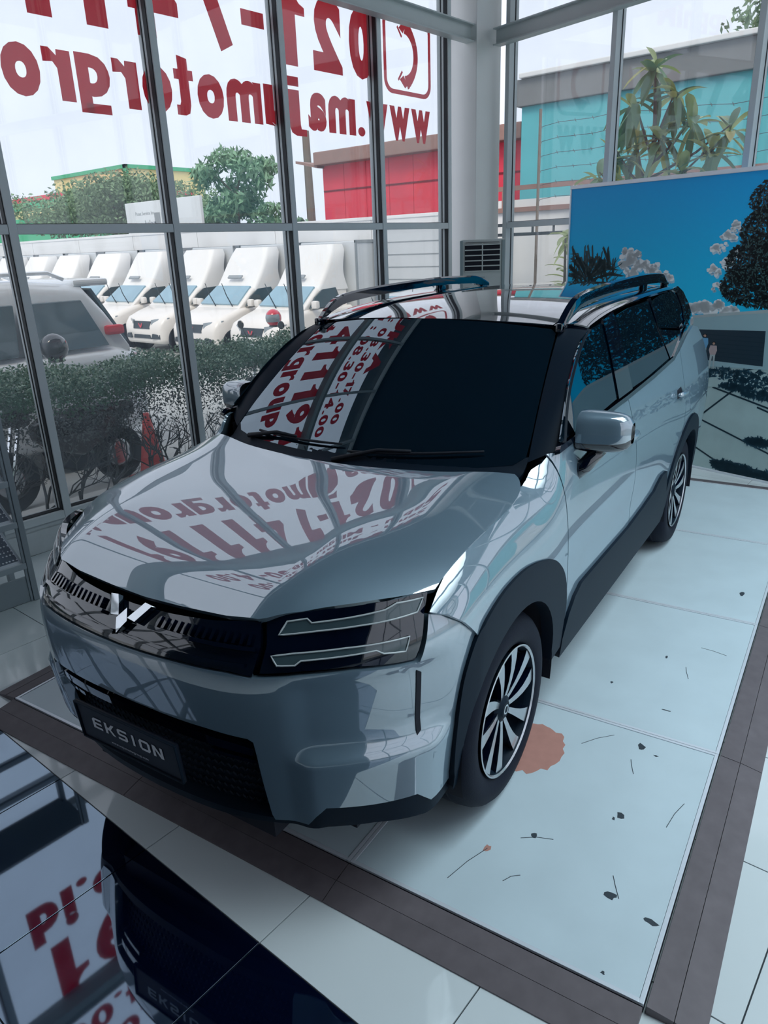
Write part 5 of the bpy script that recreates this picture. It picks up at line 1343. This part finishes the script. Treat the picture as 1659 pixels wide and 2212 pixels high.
rng = np.random.default_rng(11)
HG = empty('hedge', (2.0233, 5.0149, YZ), AX); tag(HG, 'clipped hedge with bare lower stems along the glass wall', 'hedge')
hb = MB(); hl_ = MB()
def hedge_cells(): 
    out = []
    s_ = -4.2
    while s_ < 4.7:
        for y_ in (.55, .85, 1.15):
            out.append(((s_+rng.uniform(-.08, .08), y_+rng.uniform(-.08, .08), 1.29+rng.uniform(-.05, .05)), (.24, .24, .17)))
        s_ += .24
    return out
cells = hedge_cells()
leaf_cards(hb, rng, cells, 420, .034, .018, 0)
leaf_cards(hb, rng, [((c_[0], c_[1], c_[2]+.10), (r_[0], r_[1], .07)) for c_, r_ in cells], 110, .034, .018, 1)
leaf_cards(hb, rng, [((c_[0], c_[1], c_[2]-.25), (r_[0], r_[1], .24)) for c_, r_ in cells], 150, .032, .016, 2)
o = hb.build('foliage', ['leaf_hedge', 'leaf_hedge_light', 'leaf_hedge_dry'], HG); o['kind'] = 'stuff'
def grow(mb, p, d_, l, r_, depth, rng):
    e = p+d_*l; mid = p+d_*l*.5+rng.normal(size=3)*l*.06
    mb.tube([tuple(p), tuple(mid), tuple(e)], [r_, r_*.85, r_*.7], 5, caps=False)
    if depth <= 0: return
    for _ in range(3 if depth > 1 else 3):
        nd = d_+rng.normal(size=3)*np.array((.55, .45, .35)); nd[2] = abs(nd[2])*.8+.25; nd /= np.linalg.norm(nd)
        grow(mb, e-d_*l*rng.uniform(0, .35), nd, l*rng.uniform(.6, .85), r_*.62, depth-1, rng)
s_ = -4.0; k = 0
while s_ < 4.7:
    m = MB(); grow(m, np.array((s_, rng.uniform(.6, 1.05), 0.0)), np.array((rng.uniform(-.15, .15), rng.uniform(-.1, .1), 1.0)), .36, .020, 4, rng)
    m.build('stem', 'twig', HG); s_ += rng.uniform(.22, .34)
KB = MB().box(-6, 5.6, .36, 1.6, 0, .12).build('planter_bed', 'concrete_grey', HG)
def tree(name, loc, label, crown, trunk, mats_, n, ln, wd, droop=0.0, trunk_r=.12):
    T_ = empty(name, loc); tag(T_, label, 'tree', 'trees beyond the yard')
    m = MB(); leaf_cards(m, rng, crown, n, ln, wd, 0, droop)
    o = m.build('crown', mats_, T_); o['kind'] = 'stuff'
    tk = MB().tube(trunk, [trunk_r*(1-.5*i/(len(trunk)-1)) for i in range(len(trunk))], 8)
    top = Vector(trunk[-1])
    for c_, r_ in crown[:8]: tk.tube([tuple(top-Vector((0, 0, .3))), tuple((top+Vector(c_))*.5), tuple(c_)], [trunk_r*.45, trunk_r*.3, trunk_r*.15], 5, caps=False)
    tk.build('trunk', 'bark', T_)
    return T_
cr = [((rng.uniform(-3.2, 3.2), rng.uniform(-2, 2), 0), (1.3, 1.3, .55)) for _ in range(20)]
cr = [((c_[0], c_[1], 4.6-.11*c_[0]**2+rng.uniform(-.4, .4)-.5), r_) for c_, r_ in cr]+[((rng.uniform(-2.4, 2.4), rng.uniform(-1.5, 1.5), rng.uniform(2.9, 3.7)), (1.1, 1.1, .6)) for _ in range(16)]
t1 = tree('acacia_tree', (19.6, 31.4, YZ), 'broad flat-topped green tree behind the truck row', cr, [(0, 0, 0), (.1, 0, 1.6), (0, .1, 3.0)], 'leaf_tree', 700, .15, .07, .2, .16)
t1.rotation_euler = (0, 0, R(-52)); t1.scale = (1.22, 1.22, 1.18)
cr = [((math.cos(a)*rng.uniform(.5, 1.35), math.sin(a)*rng.uniform(.5, 1.35), rng.uniform(3.1, 5.0)), (.55, .55, .32)) for a in np.linspace(0, 12.5, 20)]+[((0, 0, 5.15), (.7, .7, .35))]
cr += [((math.cos(a)*1.4, math.sin(a)*1.4, 2.5), (.7, .7, .3)) for a in np.linspace(0, 6, 6)]
t2 = tree('cassava_tree', (19.9, 23.6, YZ), 'slender tree with drooping tufted leaves behind the wall', cr, [(0, 0, 0), (.05, .05, 2.2), (0, 0, 4.2)], 'leaf_tree2', 150, .34, .09, .9, .09); t2.scale = (1.13, 1.13, 1.10)
cr = [((rng.uniform(-2.4, 2.4), rng.uniform(-1, 1), rng.uniform(2.9, 4.1)), (.9, .9, .6)) for _ in range(12)]
t3 = tree('bushy_tree', (25.5, 36.2, YZ), 'low rounded bushy tree between the two taller trees', cr, [(0, 0, 0), (0, 0, 2.6)], 'leaf_tree', 420, .14, .08, .2, .12); t3.rotation_euler = (0, 0, R(-45)); t3.scale = (1.25, 1.25, 1.3)
cr = [((rng.uniform(-.9, .9), rng.uniform(-.5, .5), rng.uniform(2.6, 3.3)), (.5, .5, .35)) for _ in range(9)]
tree('garden_bush', (17.7, 18.9, YZ), 'small green bush peeping over the wall by the red shed', cr, [(0, 0, 0), (0, 0, 2.2)], 'leaf_tree2', 120, .18, .1, .2, .1).rotation_euler = (0, 0, R(-45))
cr = [((rng.uniform(-1.4, 1.4), rng.uniform(-1.6, 1.6), rng.uniform(7.2, 9.6)), (.9, .9, .6)) for _ in range(16)]
tree('distant_tree', (28.0, 6.4, YZ), 'hazy grey-green tree rising behind the teal building', cr, [(0, 0, 0), (0, 0, 6.5)], 'leaf_tree', 110, .3, .12, .5, .2)
# ---- shop fronts and a signboard beyond the wall
SG = empty('signboard', (17.0, 24.3, YZ), R(0)); tag(SG, 'white roadside signboard with grey print beyond the boundary wall', 'sign')
MB().cbox(0, .12, -2.2, 2.4, 2.75, 4.16, .02).build('board', 'sign_white', SG)
for y0 in (-1.6, 1.8): MB().box(.03, .11, y0-.06, y0+.06, 0, 2.75).build('post', 'box_edge', SG)
place_text('board_name', 'Julan', 'box_edge', SG, lambda a, b: (-.004, 1.25-.75*a, 3.24+.28*b), thick=.004)
place_text('board_line', 'Pusat Service Inc', 'box_edge', SG, lambda a, b: (-.004, 1.75-1.2*a, 3.70+.12*b), thick=.004)
for y0 in (.2, -.25, -.7): MB().box(-.006, .0, y0, y0+.36, 3.2, 3.75).build('board_picture', 'box_edge', SG)
GS = empty('green_shop', (26.3, 50.5, YZ), R(0)); GS.scale = (1.5, 1.5, 1.42); tag(GS, 'low shop with green, yellow and red fascia stripes behind the broad tree', 'building')
MB().box(0, 5, -4, 9, 0, 3.0).build('shop_body', 'sign_green', GS)
for z0, z1, mt in ((3.0, 3.5, 'sign_green'), (3.5, 3.85, 'sign_yellow'), (3.85, 4.2, 'sign_green'), (4.2, 4.42, 'sign_red')): MB().box(-.05, 5, -4, 9, z0, z1).build('fascia', mt, GS)
GS2 = empty('cream_shop', (36.0, 61.0, YZ)); GS2.scale = (1.5, 1.5, 1.42); tag(GS2, 'cream gabled shop with green roof edge behind the broad tree', 'building')
MB().box(0, 5, -3.6, 4, 0, 6.2).build('shop_body', 'sign_yellow', GS2)
MB().box(-.1, 5, -3.7, 4.1, 6.2, 6.4).box(-.1, .05, -3.7, -3.45, 0, 6.4).build('roof_edge', 'sign_green', GS2)
RF = empty('tiled_roof', (20.5, 18.5, YZ)); tag(RF, 'old sloping tiled roof with broken edge beside the red shed', 'building')
MB().add([(0, -1.7, 3.75), (0, 3.2, 2.7), (5, 3.2, 2.7), (5, -1.7, 3.75), (0, -1.7, 0), (0, 3.2, 0), (5, 3.2, 0), (5, -1.7, 0)], [(0, 3, 2, 1), (0, 1, 5, 4), (1, 2, 6, 5), (2, 3, 7, 6), (3, 0, 4, 7)]).build('roof_block', 'roof_brown', RF, recalc=True)
# ---- big-leaved tree right outside the corner glass
def big_leaf(mb, base, d_, l, w, mi):
    d_ = d_/np.linalg.norm(d_); s_ = np.cross(d_, (0, 0, 1.0)); s_ = s_/(np.linalg.norm(s_)+1e-9); up_ = np.cross(s_, d_)
    L_, C_, R__ = [], [], []
    for i in range(6):
        t = i/5; p = base+d_*l*t-np.array((0, 0, 1))*l*.28*t*t; ww = w*math.sin(math.pi*(t*.86+.07))**.8*.5 if 0 < t < 1 else w*.03
        L_.append(p-s_*ww+up_*ww*.35); C_.append(p); R__.append(p+s_*ww+up_*ww*.35)
    vs = []
    for i in range(6): vs += [L_[i], C_[i], R__[i]]
    fs = []
    for i in range(5):
        a = i*3; fs += [(a, a+1, a+4, a+3), (a+1, a+2, a+5, a+4)]
    return mb.add(vs, fs, mi)
BT = empty('mango_tree', (9.45, 3.62, YZ)); tag(BT, 'young tree with long yellow-green leaves outside the corner glass', 'tree')
tips = [(0, .02, 4.15), (.05, -.22, 3.85), (-.1, .20, 3.80), (.1, -.42, 3.55), (0, .42, 3.28), (-.05, .60, 3.05), (.05, .18, 3.30), (0, -.10, 3.42), (.1, -.85, 3.42), (.05, -.68, 3.22), (-.05, -.02, 3.0), (.05, -.38, 3.02), (0, .28, 2.95), (.05, .68, 2.85)]
br_ = MB().tube([(0, 0, 0), (.03, -.02, 1.5), (0, .03, 2.6), (.02, -.03, 3.4), (0, .02, 4.1)], [.05, .045, .035, .025, .012], 7)
for tp in tips[1:]: br_.tube([(0, 0, min(tp[2]-.5, 3.2)), (tp[0]*.6, tp[1]*.6, tp[2]-.25), tp], [.02, .014, .008], 5, caps=False)
br_.build('branches', 'bark', BT, smooth=True)
lr = random.Random(21)
for tp in tips:
    for k in range(16):
        a = 2*math.pi*k/13+lr.uniform(-.3, .3); el = lr.choice((.9, .45, .1, -.35, -.8, -1.2))+lr.uniform(-.2, .2)
        d_ = np.array((math.cos(a)*math.cos(el), math.sin(a)*math.cos(el), math.sin(el)))
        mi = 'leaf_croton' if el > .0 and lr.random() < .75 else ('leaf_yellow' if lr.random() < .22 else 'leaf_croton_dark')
        big_leaf(MB(), np.array(tp)-np.array((0, 0, lr.uniform(0, .14))), d_, lr.uniform(.30, .46), lr.uniform(.085, .13), 0).build('leaf', mi, BT, smooth=True)
ST = empty('garden_plant', (9.0, 4.42, YZ)); tag(ST, 'pale green leafy plant behind the glass beside the banner edge', 'plant')
MB().tube([(0, 0, 0), (.02, 0, 1.2), (0, .02, 2.3)], [.03, .025, .012], 6).build('stem', 'bark', ST)
for k in range(34):
    a = lr.uniform(0, 6.28); el = lr.uniform(-.9, .9); z_ = lr.uniform(1.5, 2.4)
    big_leaf(MB(), np.array((.02, .0, z_)), np.array((math.cos(a)*math.cos(el), math.sin(a)*math.cos(el), math.sin(el))), lr.uniform(.22, .34), .08, 0).build('leaf', 'leaf_croton', ST, smooth=True)
